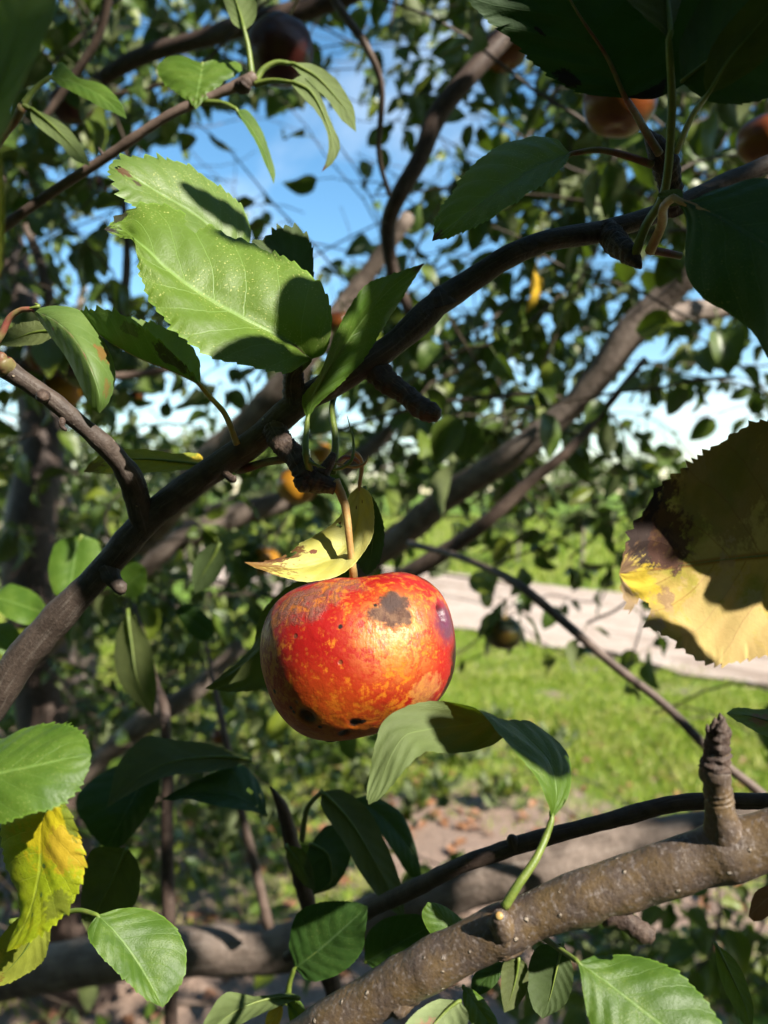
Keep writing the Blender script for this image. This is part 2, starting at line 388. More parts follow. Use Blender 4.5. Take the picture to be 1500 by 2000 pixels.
# ------------------------------------------------------------------ setting: ground, path, grass
def vnoise(x, y, s, seed=0.0):
    return mnoise.noise(Vector((x * s + seed, y * s - seed, seed * 1.7)))

def path_uv(x, y):
    """signed position across the dirt track (0 near edge, width far edge)"""
    qx, qy = x - PA[0], y - PA[1]
    return qx * PN[0] + qy * PN[1], qx * PD[0] + qy * PD[1]
PATH_W = 4.1
PA = ground_at(1500, 1352)[:2]; PD = unit(ground_at(905, 1238)[:2] - PA)
PN = np.array((PD[1], -PD[0])); PN = PN if PN[1] > 0 else -PN
PA, PD, PN = PA.tolist(), PD.tolist(), PN.tolist()

def grass_cover(x, y):
    """0 bare soil .. 1 thick grass"""
    s, l = path_uv(x, y)
    g = 0.5 + 0.9 * vnoise(x, y, 1.3, 3.1) + 0.5 * vnoise(x, y, 3.7, 8.0)
    far = min(1.0, max(0.0, (y + 0.55 * x - 3.5) / 1.9))       # bare and littered under the tree, thick towards the track
    g = g * (1 - far) * 0.58 + far * (0.82 + 0.65 * vnoise(x, y, 1.6, 5.0) + 0.25 * vnoise(x, y, 5.0, 6.0))
    if 0.10 + 0.3 * vnoise(x, y, 2.3, 4.0) < s < PATH_W - 0.2: g = -1 if not (1.8 < s < 2.2 and vnoise(x, y, 1.5, 9.0) > 0.3) else 0.3
    return g

def build_ground():
    xs = np.concatenate((np.array([-600, -200, -60, -20, -9]), np.linspace(-5, 7, 150), np.array([9, 14, 24, 60, 200, 600])))
    ys = np.concatenate((np.array([-600, -100, -20, -5]), np.linspace(0, 14, 170), np.array([16, 19, 24, 32, 50, 90, 200, 900])))
    V = []; cov = []
    for y in ys:
        for x in xs:
            near = (-5 <= x <= 7 and 0 <= y <= 14)
            z = (0.03 * vnoise(x, y, 0.9) + 0.012 * vnoise(x, y, 4.0)) if near else 0.0
            V.append((x, y, z)); cov.append(max(0.0, min(1.0, grass_cover(x, y))) if near else 0.9)
    nx = len(xs)
    Fc = [(j*nx+i, j*nx+i+1, (j+1)*nx+i+1, (j+1)*nx+i) for j in range(len(ys)-1) for i in range(nx-1)]
    k = NT('soil_and_turf')
    tc = k.n('ShaderNodeTexCoord').outputs['Object']
    g = k.n('ShaderNodeAttribute', attribute_name='cover').outputs['Fac']
    n1 = k.noise(tc, 9.0, 6, 0.65); n2 = k.noise(tc, 60.0, 4, 0.6)
    soil = k.mix(k.mr(n2, 0.3, 0.7), (0.20, 0.135, 0.10), (0.33, 0.235, 0.18))
    turf = k.mix(k.mr(n1, 0.3, 0.7), (0.085, 0.15, 0.012), (0.16, 0.24, 0.03))
    c = k.mix(k.mr(k.m('ADD', g, k.m('MULTIPLY', k.m('SUBTRACT', n1, 0.5), 1.0)), 0.30, 0.65), soil, turf)
    bp = k.n('ShaderNodeBump', {'Strength': 0.8, 'Distance': 0.02, 'Height': k.m('ADD', n1, n2)}).outputs[0]
    mat = k.out(k.n('ShaderNodeBsdfPrincipled', {'Base Color': c, 'Roughness': 0.9, 'Specular IOR Level': 0.2, 'Normal': bp}).outputs[0])
    me = make_mesh('ground', V, Fc, [mat])
    a = me.attributes.new('cover', 'FLOAT', 'POINT'); a.data.foreach_set('value', np.array(cov, np.float32))
    o = new_obj('ground', me); tag(o, kind='structure')
    # dirt track
    a0 = ground_at(1500, 1352)[:2]; b0 = ground_at(905, 1238)[:2]
    dv = unit(b0 - a0); nv = np.array((dv[1], -dv[0]))
    if nv[1] < 0: nv = -nv
    V = []; Fc = []
    nl, nw = 240, 9
    for i in range(nl):
        l = -14 + 70 * i / (nl - 1)
        for j in range(nw):
            w = PATH_W * j / (nw - 1)
            e = 0.35 * vnoise(l, j * 0.01, 1.1, 2.0) + 0.22 * vnoise(l, 0, 4.0, 7.0)
            if j == 0: w += e
            if j == nw - 1: w -= e
            q = a0 + dv * l + nv * w
            z = 0.05 + 0.02 * vnoise(q[0], q[1], 2.0, 1.0) - 0.02 * (abs(j - 2) < 1 or abs(j - 6) < 1)
            if j in (0, nw - 1): z = 0.036
            V.append((q[0], q[1], z))
    for i in range(nl - 1):
        for j in range(nw - 1):
            Fc.append((i*nw+j, i*nw+j+1, (i+1)*nw+j+1, (i+1)*nw+j))
    k = NT('track_dirt')
    tc = k.n('ShaderNodeTexCoord').outputs['Object']
    n1 = k.noise(tc, 2.6, 6, 0.7); n2 = k.noise(tc, 18.0, 5, 0.75)
    c = k.mix(k.mr(n1, 0.40, 0.60), (0.42, 0.32, 0.25), (0.52, 0.42, 0.34))
    al = k.n('ShaderNodeVectorMath', {0: tc, 1: (PD[0], PD[1], 0)}, operation='DOT_PRODUCT').outputs['Value']
    ac = k.n('ShaderNodeVectorMath', {0: tc, 1: (PN[0], PN[1], 0)}, operation='DOT_PRODUCT').outputs['Value']
    rut = k.noise(k.n('ShaderNodeCombineXYZ', {0: k.m('MULTIPLY', al, 0.25), 1: k.m('MULTIPLY', ac, 2.2), 2: 0.0}).outputs[0], 1.0, 5, 0.6)
    c = k.mix(k.mr(rut, 0.46, 0.62), c, (0.27, 0.20, 0.15))
    c = k.mix(k.mr(n2, 0.45, 0.7), c, (0.36, 0.27, 0.205))
    bp = k.n('ShaderNodeBump', {'Strength': 0.8, 'Distance': 0.02, 'Height': n2}).outputs[0]
    mat = k.out(k.n('ShaderNodeBsdfPrincipled', {'Base Color': c, 'Roughness': 0.95, 'Specular IOR Level': 0.15, 'Normal': bp}).outputs[0])
    me = make_mesh('path', V, Fc, [mat]); tag(new_obj('path', me), kind='structure')
    # pebbles lying on the track: too many to count
    V = []; Fc = []
    pr = random.Random(5)
    for _ in range(2600):
        l = pr.uniform(-6, 14); w = pr.uniform(0.0, PATH_W)
        q = a0 + dv * l + nv * w; r = pr.uniform(0.006, 0.024) * (1.3 if w < .5 else 1)
        c0 = len(V)
        for dx, dy, dz in ((1, 0, 0), (0, 1, 0), (-1, 0, 0), (0, -1, 0), (0, 0, .8)):
            V.append((q[0] + dx*r*pr.uniform(.7, 1.3), q[1] + dy*r*pr.uniform(.7, 1.3), 0.04 + dz * r))
        for t in ((0, 1, 4), (1, 2, 4), (2, 3, 4), (3, 0, 4)): Fc.append(tuple(c0 + i for i in t))
    me = make_mesh('pebbles', V, Fc, [plain_mat('pebble_stone', (0.36, 0.29, 0.24), (0.52, 0.45, 0.39), 9, 0.9)], smooth=False)
    tag(new_obj('pebbles', me), 'pale pebbles strewn over the dirt track', 'pebbles', kind='stuff')

build_ground()

def build_grass():
    gr = np.random.default_rng(3)
    pts = []
    # near turf, seen in the wedge in front of the camera, then the field beyond the track
    N = 150000
    d = 2.3 + (gr.random(N) ** 1.15) * 8.0
    x = (gr.random(N) * 1.15 - 0.62) * d
    for xi, di in zip(x, d):
        g = grass_cover(xi, di)
        if g > 0.25 and gr.random() < min(1.0, g * 1.1) * (0.35 if di < 4 and g < 0.6 else 1): pts.append((xi, di, 0.03 + 0.055 * min(1, g) * gr.random(), 0.0022 + di * 0.0004))
    N = 45000
    d = 9 + (gr.random(N) ** 1.3) * 40; x = (gr.random(N) * 0.95 - 0.42) * d
    for xi, di in zip(x, d):
        s, l = path_uv(xi, di)
        if s > PATH_W * 0.97: pts.append((xi, di, 0.08 + 0.22 * gr.random(), 0.0025 + di * 0.0007))
    pts = np.array(pts); n = len(pts)
    az = gr.random(n) * 2 * math.pi; lean = gr.random(n) * 0.9 + 0.1; la = gr.random(n) * 2 * math.pi
    h = pts[:, 2]; w = pts[:, 3]
    V = np.zeros((n, 5, 3), np.float32)
    sx, sy = np.cos(az) * w, np.sin(az) * w
    lx, ly = np.cos(la) * lean * h, np.sin(la) * lean * h
    b = np.stack((pts[:, 0], pts[:, 1], np.zeros(n)), 1)
    V[:, 0] = b + np.stack((-sx, -sy, 0*h), 1); V[:, 1] = b + np.stack((sx, sy, 0*h), 1)
    mid = b + np.stack((lx * .3, ly * .3, h * .6), 1)
    V[:, 2] = mid + np.stack((sx * .7, sy * .7, 0*h), 1); V[:, 3] = mid + np.stack((-sx * .7, -sy * .7, 0*h), 1)
    V[:, 4] = b + np.stack((lx, ly, h * (1 - .25 * lean)), 1)
    V[:, :, 2] += 0.0
    idx = np.arange(n)[:, None] * 5
    me = bpy.data.meshes.new('grass')
    loops = np.concatenate((idx + np.array((0, 1, 2, 3)), idx + np.array((3, 2, 4))), 1).ravel()
    me.vertices.add(n * 5); me.vertices.foreach_set('co', V.ravel())
    me.loops.add(n * 7); me.loops.foreach_set('vertex_index', loops.astype(np.int32))
    me.polygons.add(n * 2)
    st = (np.arange(n)[:, None] * 7 + np.array((0, 4))).ravel()
    me.polygons.foreach_set('loop_start', st.astype(np.int32))
    a = me.attributes.new('rnd', 'FLOAT', 'POINT'); a.data.foreach_set('value', np.repeat(gr.random(n), 5).astype(np.float32))
    me.update(calc_edges=True)
    k = NT('grass_blades')
    r = k.n('ShaderNodeAttribute', attribute_name='rnd').outputs['Fac']
    c = k.mix(r, (0.15, 0.215, 0.014), (0.29, 0.35, 0.04))
    tcg = k.n('ShaderNodeTexCoord').outputs['Object']
    c = k.mix(k.m('MULTIPLY', k.mr(k.noise(tcg, 1.7, 4, 0.6), 0.42, 0.64), 0.85), c, (0.32, 0.31, 0.075))
    c = k.mix(k.mr(r, 0.86, 0.89), c, (0.40, 0.36, 0.14))
    pr = k.n('ShaderNodeBsdfPrincipled', {'Base Color': c, 'Roughness': 0.5, 'Specular IOR Level': 0.3})
    tl = k.n('ShaderNodeBsdfTranslucent', {'Color': k.mix(r, (0.22, 0.34, 0.012), (0.36, 0.48, 0.035))})
    me.materials.append(k.out(k.n('ShaderNodeMixShader', {0: 0.35, 1: pr.outputs[0], 2: tl.outputs[0]}).outputs[0]))
    tag(new_obj('grass', me), 'bright green grass on both sides of the dirt track', 'grass', kind='stuff')
build_grass()

# ------------------------------------------------------------------ the apple tree the camera stands under
TRUNK = P(70, 1000, 2.35); TRUNK[2] = 0.0
tree = new_obj('apple_tree', None, None, TRUNK)
tag(tree, 'apple tree filling the view, its branches and serrated leaves hanging round the lens', 'tree')

def tube_part(name, ctrl, mat, parent, n=40, seg=16, wob=0.05, wfreq=60.0, rings=None, label=None, extra=()):
    pts, rad = px_path(ctrl, n)
    V, Fc, U = tube_geo(pts, rad, seg, wob, wfreq, seed=rng.random() * 50, rings=rings, swell=0.13 if name == 'branch' else 0.0)
    for (ctrl2, n2, seg2, wob2, rings2) in extra:
        p2, r2 = px_path(ctrl2, n2)
        v2, f2, u2 = tube_geo(p2, r2, seg2, wob2, wfreq * 2, seed=rng.random() * 50, rings=rings2)
        b = len(V); V += v2; U += u2; Fc += [tuple(i + b for i in f) for f in f2]
    o = new_obj(name, make_mesh(name, V, Fc, [mat], uvs=U, origin=pts[0]), parent, pts[0])
    if label: o['label'] = label
    return o

def wrinkle(freq, amp, seed=0.0):
    def f(s, a):
        q = s * freq + 0.35 * math.sin(a + seed) + 0.3 * math.sin(a * 2 + seed * 2) + 0.9 * mnoise.noise(Vector((s * freq * .4, math.cos(a) * .8, math.sin(a) * .8 + seed)))
        fr = q - math.floor(q)
        return 1 + amp * (abs(fr - 0.5) * 2 - 0.5) + amp * 0.8 * mnoise.noise(Vector((s * freq * .8, math.cos(a) * 1.5, math.sin(a) * 1.5 + seed)))
    return f

# thick trunk behind the leaves on the left
tp = np.array([TRUNK + (0.10, 0.05, -0.05), TRUNK + (0.06, 0.02, 0.4), TRUNK + (0.02, 0, 0.9), TRUNK + (-0.02, 0, 1.35), TRUNK + (0.0, 0.05, 1.7), TRUNK + (-0.15, 0.15, 2.3), TRUNK + (-0.3, 0.1, 3.1)])
tr_ = np.array([0.11, 0.088, 0.078, 0.075, 0.062, 0.045, 0.02])
q = catmull(np.column_stack((tp, tr_)), 50)
V, Fc, U = tube_geo(q[:, :3], q[:, 3], 20, 0.10, 14.0)
trunk = new_obj('trunk', make_mesh('trunk', V, Fc, [M['bark_dark']], uvs=U, origin=TRUNK), tree, TRUNK)

BR = {}
BR['main'] = tube_part('branch', [(-120, 1490, .36, 32.0), (-20, 1385, .345, 31.2), (40, 1290, .34, 29.6), (115, 1205, .335, 29.6), (205, 1110, .33, 28.8), (285, 1018, .325, 28.8), (385, 938, .32, 26.4), (500, 860, .315, 26.4), (572, 795, .31, 26.4),
    (660, 742, .31, 25.6), (745, 690, .31, 24.8), (800, 645, .31, 27.2), (860, 588, .31, 26.4), (925, 545, .31, 22.4), (1000, 497, .31, 22.4), (1070, 470, .312, 20.8), (1170, 453, .315, 20.8), (1290, 415, .32, 19.2), (1420, 355, .33, 17.6), (1600, 280, .35, 16.0), (2000, 120, .42, 13), (2500, -120, .52, 9), (2900, -400, .6, 3)],
    M['bark_main'], tree, n=260, seg=30, wob=0.085, wfreq=85, label='grey-brown branch crossing the view, carrying the red apple')
BR['fork'] = tube_part('branch', [(282, 1030, .325, 22), (272, 985, .320, 24), (252, 930, .312, 22.5), (215, 880, .303, 20), (160, 830, .296, 17.5), (100, 780, .292, 17), (45, 742, .290, 17.5), (5, 715, .289, 20), (-60, 670, .288, 15)],
    M['bark_main'], tree, n=120, seg=24, wob=0.10, wfreq=95, label='side shoot forking up and away from the crossing branch')
BR['low'] = tube_part('branch', [(520, 2080, .27, 41.4), (640, 2000, .262, 43.2), (720, 1955, .258, 45.0), (850, 1880, .252, 45.0), (975, 1818, .247, 48.6), (1050, 1785, .245, 46.8), (1200, 1733, .24, 50.4), (1330, 1690, .236, 52.2), (1410, 1665, .234, 59.4), (1520, 1635, .23, 55.8), (1640, 1600, .225, 54.0), (2000, 1490, .215, 50), (2500, 1380, .21, 46), (3200, 1200, .21, 38), (4200, 800, .22, 24)],
    M['bark_glossy'], tree, n=300, seg=32, wob=0.06, wfreq=75, label='olive-brown branch with pale lenticels and an upright spur')
BR['thin'] = tube_part('branch', [(560, 1870, .43, 10), (640, 1820, .415, 14), (720, 1778, .395, 16), (800, 1740, .37, 16.2), (900, 1690, .345, 16.2), (1000, 1655, .34, 16.2), (1010, 1650, .34, 17.1), (1200, 1600, .335, 16.2), (1330, 1568, .33, 15.3), (1500, 1565, .325, 16.2), (1640, 1575, .32, 16.2), (1900, 1600, .32, 15), (2400, 1560, .33, 12), (2800, 1400, .35, 4)],
    M['bark_dark'], tree, n=140, seg=20, wob=0.10, wfreq=110, label='thin dark branch curving behind the olive-brown one')
BR['top'] = tube_part('branch', [(-60, 500, .47, 11), (10, 441, .46, 10), (110, 370, .45, 9.5), (200, 312, .44, 10), (330, 225, .43, 9), (420, 185, .43, 9), (480, 160, .43, 12), (498, 148, .43, 11)],
    M['bark_twig'], tree, n=70, seg=14, wob=0.08, wfreq=120, label='slender twig rising towards the heart-shaped leaf')
BR['left'] = tube_part('branch', [(-40, 330, .44, 12), (0, 270, .43, 10), (30, 235, .425, 9), (44, 208, .42, 10)], M['petiole_red'], tree, n=20, seg=12)
BR['shoot'] = tube_part('branch', [(660, 1960, .50, 18), (620, 1830, .49, 17), (590, 1720, .48, 16), (570, 1650, .475, 15), (556, 1590, .47, 12), (540, 1555, .465, 7), (528, 1536, .464, 2)], M['bark_dark'], tree, n=50, seg=14, wob=0.09, wfreq=110, label='short dark shoot in the shade under the apple')
# thick limbs out of focus
def limb(ctrl, n=60, seg=18, wob=0.08, wfreq=16, mat='bark_limb', label=None):
    return tube_part('branch', ctrl, M[mat], tree, n=n, seg=seg, wob=wob, wfreq=wfreq, label=label)
limb([(560, 1250, 1.75, 25.8), (690, 1120, 1.6, 25.8), (770, 1060, 1.5, 26.6), (870, 972, 1.4, 26.6), (990, 895, 1.3, 25.8), (1110, 800, 1.25, 26.6), (1180, 720, 1.22, 28.1), (1225, 655, 1.2, 31.9), (1290, 590, 1.18, 30.4), (1350, 530, 1.15, 25.8), (1430, 430, 1.12, 21.3), (1500, 335, 1.1, 19.0), (1640, 180, 1.05, 16.7)], n=110, label='thick pale limb slanting up behind the apple, out of focus')
limb([(1240, 640, 1.2, 19.8), (1330, 610, 1.25, 20.5), (1420, 600, 1.3, 18.2), (1560, 560, 1.35, 15.2)])
limb([(40, 1290, 2.2, 30.4), (190, 1140, 1.9, 31.9), (310, 1010, 1.65, 33.4), (400, 915, 1.55, 33.4), (480, 835, 1.45, 31.9), (580, 720, 1.35, 27.4), (700, 560, 1.3, 18.2), (800, 420, 1.25, 13.7)], n=80, label='broad pale limb behind the fork, out of focus')
limb([(250, 1130, 1.95, 22.8), (350, 1055, 1.9, 24.3), (470, 1005, 1.9, 24.3), (600, 960, 1.9, 19.8), (720, 880, 1.9, 15.2), (800, 800, 1.9, 10.6)], n=60)
limb([(-120, 1930, 1.25, 44.1), (100, 1890, 1.15, 44.1), (330, 1860, 1.05, 45.6), (560, 1850, 1.0, 45.6), (760, 1785, .95, 45.6), (950, 1715, .92, 45.6), (1080, 1690, .9, 47.1), (1250, 1650, .9, 45.6), (1500, 1600, .9, 42.6), (1650, 1570, .9, 38.0), (2100, 1480, .95, 32), (2700, 1300, 1.0, 22), (3100, 1000, 1.05, 8)], n=120, seg=22, label='low thick bough lying across the bottom, dappled with shadow')
limb([(1010, 55, .85, 17.8), (985, 75, .85, 17.8), (915, 150, .85, 19.2), (855, 225, .86, 20.0), (820, 310, .87, 17.8), (780, 380, .88, 16.3), (758, 440, .9, 16.3), (765, 520, .92, 13.3), (800, 610, .95, 11.8)], n=70, mat='bark_dark', label='dark curved branch beside the open sky')
limb([(1010, 60, .85, 14.8), (1100, -40, .85, 14.8), (1200, -150, .85, 13.3)], n=20, mat='bark_dark')
limb([(160, 180, 1.15, 13.3), (270, 112, 1.1, 16.3), (400, 75, 1.05, 18.5), (500, 42, 1.0, 20.0), (640, 5, .98, 19.2), (760, -50, .95, 17.8)], n=50, mat='bark_dark', label='dark branch across the top, out of focus')
limb([(80, 240, .75, 7), (130, 170, .74, 8), (190, 75, .72, 8), (215, -20, .7, 9)], n=24, mat='bark_twig')
limb([(640, -20, .7, 7), (680, 40, .7, 8), (715, 90, .7, 7), (745, 170, .72, 6), (740, 300, .75, 5), (760, 380, .8, 5)], n=34, mat='bark_twig')
limb([(110, 1560, 1.7, 17), (200, 1480, 1.65, 18), (290, 1405, 1.6, 24), (380, 1350, 1.6, 18), (470, 1260, 1.6, 14)], n=30, label='pale stub of a limb in the lower foliage')
limb([(322, 1400, .75, 10), (328, 1500, .75, 11), (326, 1620, .75, 12), (330, 1800, .75, 13), (335, 2050, .75, 14)], n=40, mat='bark_dark', label='upright dark stem in the lower foliage')
limb([(262, 1180, .85, 3), (285, 1260, .83, 7), (300, 1330, .8, 10), (322, 1385, .76, 10), (325, 1430, .75, 9)], n=14, mat='bark_dark')
limb([(400, 1250, 1.0, 3), (440, 1440, .95, 7), (480, 1620, .95, 8), (500, 1700, .95, 9), (525, 1810, .95, 10)], n=30, mat='bark_twig')
limb([(800, 1062, 1.2, 7), (880, 1082, 1.0, 6.5), (940, 1105, .88, 6.5), (1010, 1140, .8, 9), (1090, 1205, .78, 9), (1200, 1300, .76, 9), (1300, 1378, .75, 8), (1400, 1480, .73, 9), (1480, 1545, .72, 10), (1580, 1640, .7, 11)], n=60, mat='bark_twig', label='bare-ended twig slanting across the track')
limb([(780, 1130, 1.2, 16), (880, 1070, 1.15, 15), (960, 1010, 1.1, 14), (1030, 945, 1.08, 12), (1110, 880, 1.05, 10), (1180, 800, 1.05, 8), (1260, 700, 1.05, 6)], n=40, mat='bark_twig')
limb([(230, 640, 1.6, 9), (245, 560, 1.6, 9), (248, 480, 1.6, 8), (240, 380, 1.6, 6)], n=20, mat='bark_twig')
limb([(70, 690, 1.5, 14), (95, 600, 1.5, 13), (80, 520, 1.5, 11), (50, 440, 1.5, 8)], n=20, mat='bark_twig')
limb([(-40, 700, 1.0, 9), (120, 725, 1.0, 9), (230, 735, 1.0, 8), (330, 720, 1.0, 7)], n=20, mat='bark_twig')

# spurs, buds and knobs on the sharp branches
R1 = wrinkle(560, 0.11, 1.0); R2 = wrinkle(450, 0.15, 2.0)
tube_part('spur', [(535, 838, .31, 24), (552, 868, .305, 23), (575, 890, .302, 22), (592, 915, .30, 24), (606, 938, .30, 24), (632, 945, .30, 20), (655, 952, .30, 14)], M['bark_spur'], BR['main'], n=90, seg=22, wob=0.12, wfreq=260, rings=R1, label='ringed fruit spur holding the apple stalk',
    extra=[([(590, 920, .30, 15), (592, 945, .298, 17), (600, 958, .297, 8)], 20, 14, 0.2, R2), ([(630, 925, .30, 14), (645, 900, .30, 10), (652, 885, .30, 6)], 16, 12, 0.1, None)])
tube_part('spur', [(725, 715, .312, 28), (755, 745, .31, 24), (785, 765, .308, 21), (815, 790, .305, 20), (840, 805, .303, 21), (857, 812, .302, 13)], M['bark_spur'], BR['main'], n=80, seg=20, wob=0.12, wfreq=240, rings=wrinkle(330, .12, 4.0), label='bare ringed spur under the crossing branch')
tube_part('spur', [(580, 790, .31, 26), (574, 755, .307, 22), (574, 725, .303, 19), (590, 708, .30, 11)], M['bark_spur'], BR['main'], n=40, seg=18, wob=0.10, wfreq=200, rings=wrinkle(500, .10, 2.0))
tube_part('spur', [(1185, 450, .315, 22), (1200, 470, .308, 24), (1215, 485, .302, 22), (1232, 500, .298, 18), (1245, 515, .296, 10), (1252, 524, .295, 3)], M['bark_spur'], BR['main'], n=70, seg=20, wob=0.10, wfreq=240, rings=wrinkle(380, .13, 3.0), label='dark bud spur under the branch near the right edge')
tube_part('spur', [(1315, 410, .31, 22), (1308, 360, .30, 22), (1300, 320, .295, 25), (1285, 290, .292, 22), (1272, 270, .29, 14), (1265, 253, .289, 4)], M['bark_spur'], BR['main'], n=70, seg=20, wob=0.12, wfreq=220, rings=wrinkle(300, .13, 6.0), label='dark upright spur between the leaf stalks')
tube_part('knob', [(212, 1112, .328, 22), (226, 1138, .325, 15), (237, 1151, .324, 12), (243, 1156, .324, 7)], M['bark_main'], BR['main'], n=24, seg=16, wob=0.2, wfreq=250)
tube_part('knob', [(112, 1212, .333, 14), (98, 1196, .331, 9), (92, 1189, .331, 4)], M['bark_main'], BR['main'], n=14, seg=14, wob=0.2, wfreq=250)
tube_part('bud', [(862, 590, .31, 34), (858, 570, .308, 20), (856, 562, .307, 8)], M['bark_main'], BR['main'], n=14, seg=16, wob=0.15, wfreq=200)
tube_part('bud', [(440, 925, .315, 8), (455, 936, .31, 8), (459, 930, .309, 3)], M['bark_spur'], BR['main'], n=12, seg=10, wob=0.1)
tube_part('bud', [(86, 772, .291, 14), (83, 775, .283, 12), (82, 777, .2815, 8), (81, 778, .281, 4)], M['bark_spur'], BR['fork'], n=16, seg=14, wob=0.15, wfreq=300)
tube_part('bud', [(128, 812, .293, 6), (121, 824, .292, 7), (122, 834, .292, 5), (130, 840, .292, 3)], M['bark_spur'], BR['fork'], n=12, seg=10, wob=0.1)
tube_part('knob', [(22, 725, .290, 19), (8, 712, .286, 20), (2, 700, .285, 13), (6, 690, .285, 7)], M['petiole_red'], BR['fork'], n=20, seg=16, wob=0.25, wfreq=180)
tube_part('spur', [(1418, 1668, .236, 52), (1414, 1632, .232, 40), (1410, 1600, .23, 31), (1404, 1560, .229, 27), (1400, 1522, .228, 27), (1396, 1508, .2275, 31), (1397, 1496, .2275, 26), (1402, 1470, .227, 23), (1402, 1450, .227, 20), (1405, 1430, .2265, 14)],
    M['bark_glossy'], BR['low'], n=110, seg=24, wob=0.09, wfreq=150, label='upright spur with a pointed dark bud on the olive-brown branch',
    rings=lambda s, a: 1 + (0.06 * math.sin(s * 3600 + math.sin(a)) if 0.0195 < s < 0.0235 else 0.0))
tube_part('bud', [(1396, 1502, .2272, 30), (1400, 1478, .2270, 26), (1402, 1452, .2265, 23), (1405, 1426, .226, 20), (1408, 1408, .226, 10), (1406, 1393, .226, 2)], M['bark_spur'], BR['low'], n=70, seg=22, wob=0.16, wfreq=330, extra=[([(1390, 1440, .225, 7), (1383, 1425, .224, 6), (1381, 1414, .224, 1)], 10, 8, .1, None), ([(1418, 1445, .225, 7), (1424, 1432, .2245, 6), (1425, 1420, .2245, 1)], 10, 8, .1, None), ([(1404, 1430, .222, 9), (1412, 1412, .222, 6), (1416, 1402, .222, 1)], 10, 8, .1, None), ([(1392, 1425, .2235, 7), (1396, 1408, .2235, 5), (1397, 1400, .2235, 1)], 10, 8, .1, None)], rings=wrinkle(420, .16, 5.0), label='dark scaly bud at the end of the upright spur')
tube_part('knob', [(985, 1825, .247, 46), (980, 1806, .2405, 26), (976, 1794, .2385, 17), (975, 1790, .2375, 13), (975, 1790, .2372, 7)], M['bark_glossy'], BR['low'], n=30, seg=18, wob=0.12, wfreq=260, rings=wrinkle(500, .07, 1.0))
tube_part('leaf_scar', [(975, 1789, .2374, 8), (975, 1789, .2368, 6.5), (975, 1789, .2366, 3)], M['petiole_tan'], BR['low'], n=10, seg=14, wob=0.1, wfreq=300)
tube_part('knob', [(1190, 1770, .24, 40), (1225, 1800, .238, 24), (1255, 1822, .236, 20), (1275, 1832, .235, 14)], M['bark_spur'], BR['low'], n=30, seg=16, wob=0.2, wfreq=200, rings=wrinkle(330, .1, 3.0))
tube_part('knob', [(790, 1925, .256, 46), (782, 1955, .253, 30), (778, 1972, .252, 20), (776, 1984, .252, 10)], M['bark_glossy'], BR['low'], n=30, seg=16, wob=0.2, wfreq=160, rings=wrinkle(520, .10, 3.0))
tube_part('knob', [(1005, 1652, .34, 18), (1000, 1638, .338, 10), (998, 1633, .337, 4)], M['bark_dark'], BR['thin'], n=10, seg=12, wob=0.1)
tube_part('knob', [(465, 172, .43, 11), (475, 168, .428, 15), (482, 162, .427, 14), (488, 158, .427, 9)], M['bark_spur'], BR['top'], n=24, seg=12, wob=0.15, wfreq=300, rings=wrinkle(700, .18, 1.0))
tube_part('thorn', [(205, 315, .44, 7), (200, 300, .438, 4), (192, 288, .437, 1)], M['bark_spur'], BR['top'], n=10, seg=8, wob=0.1)

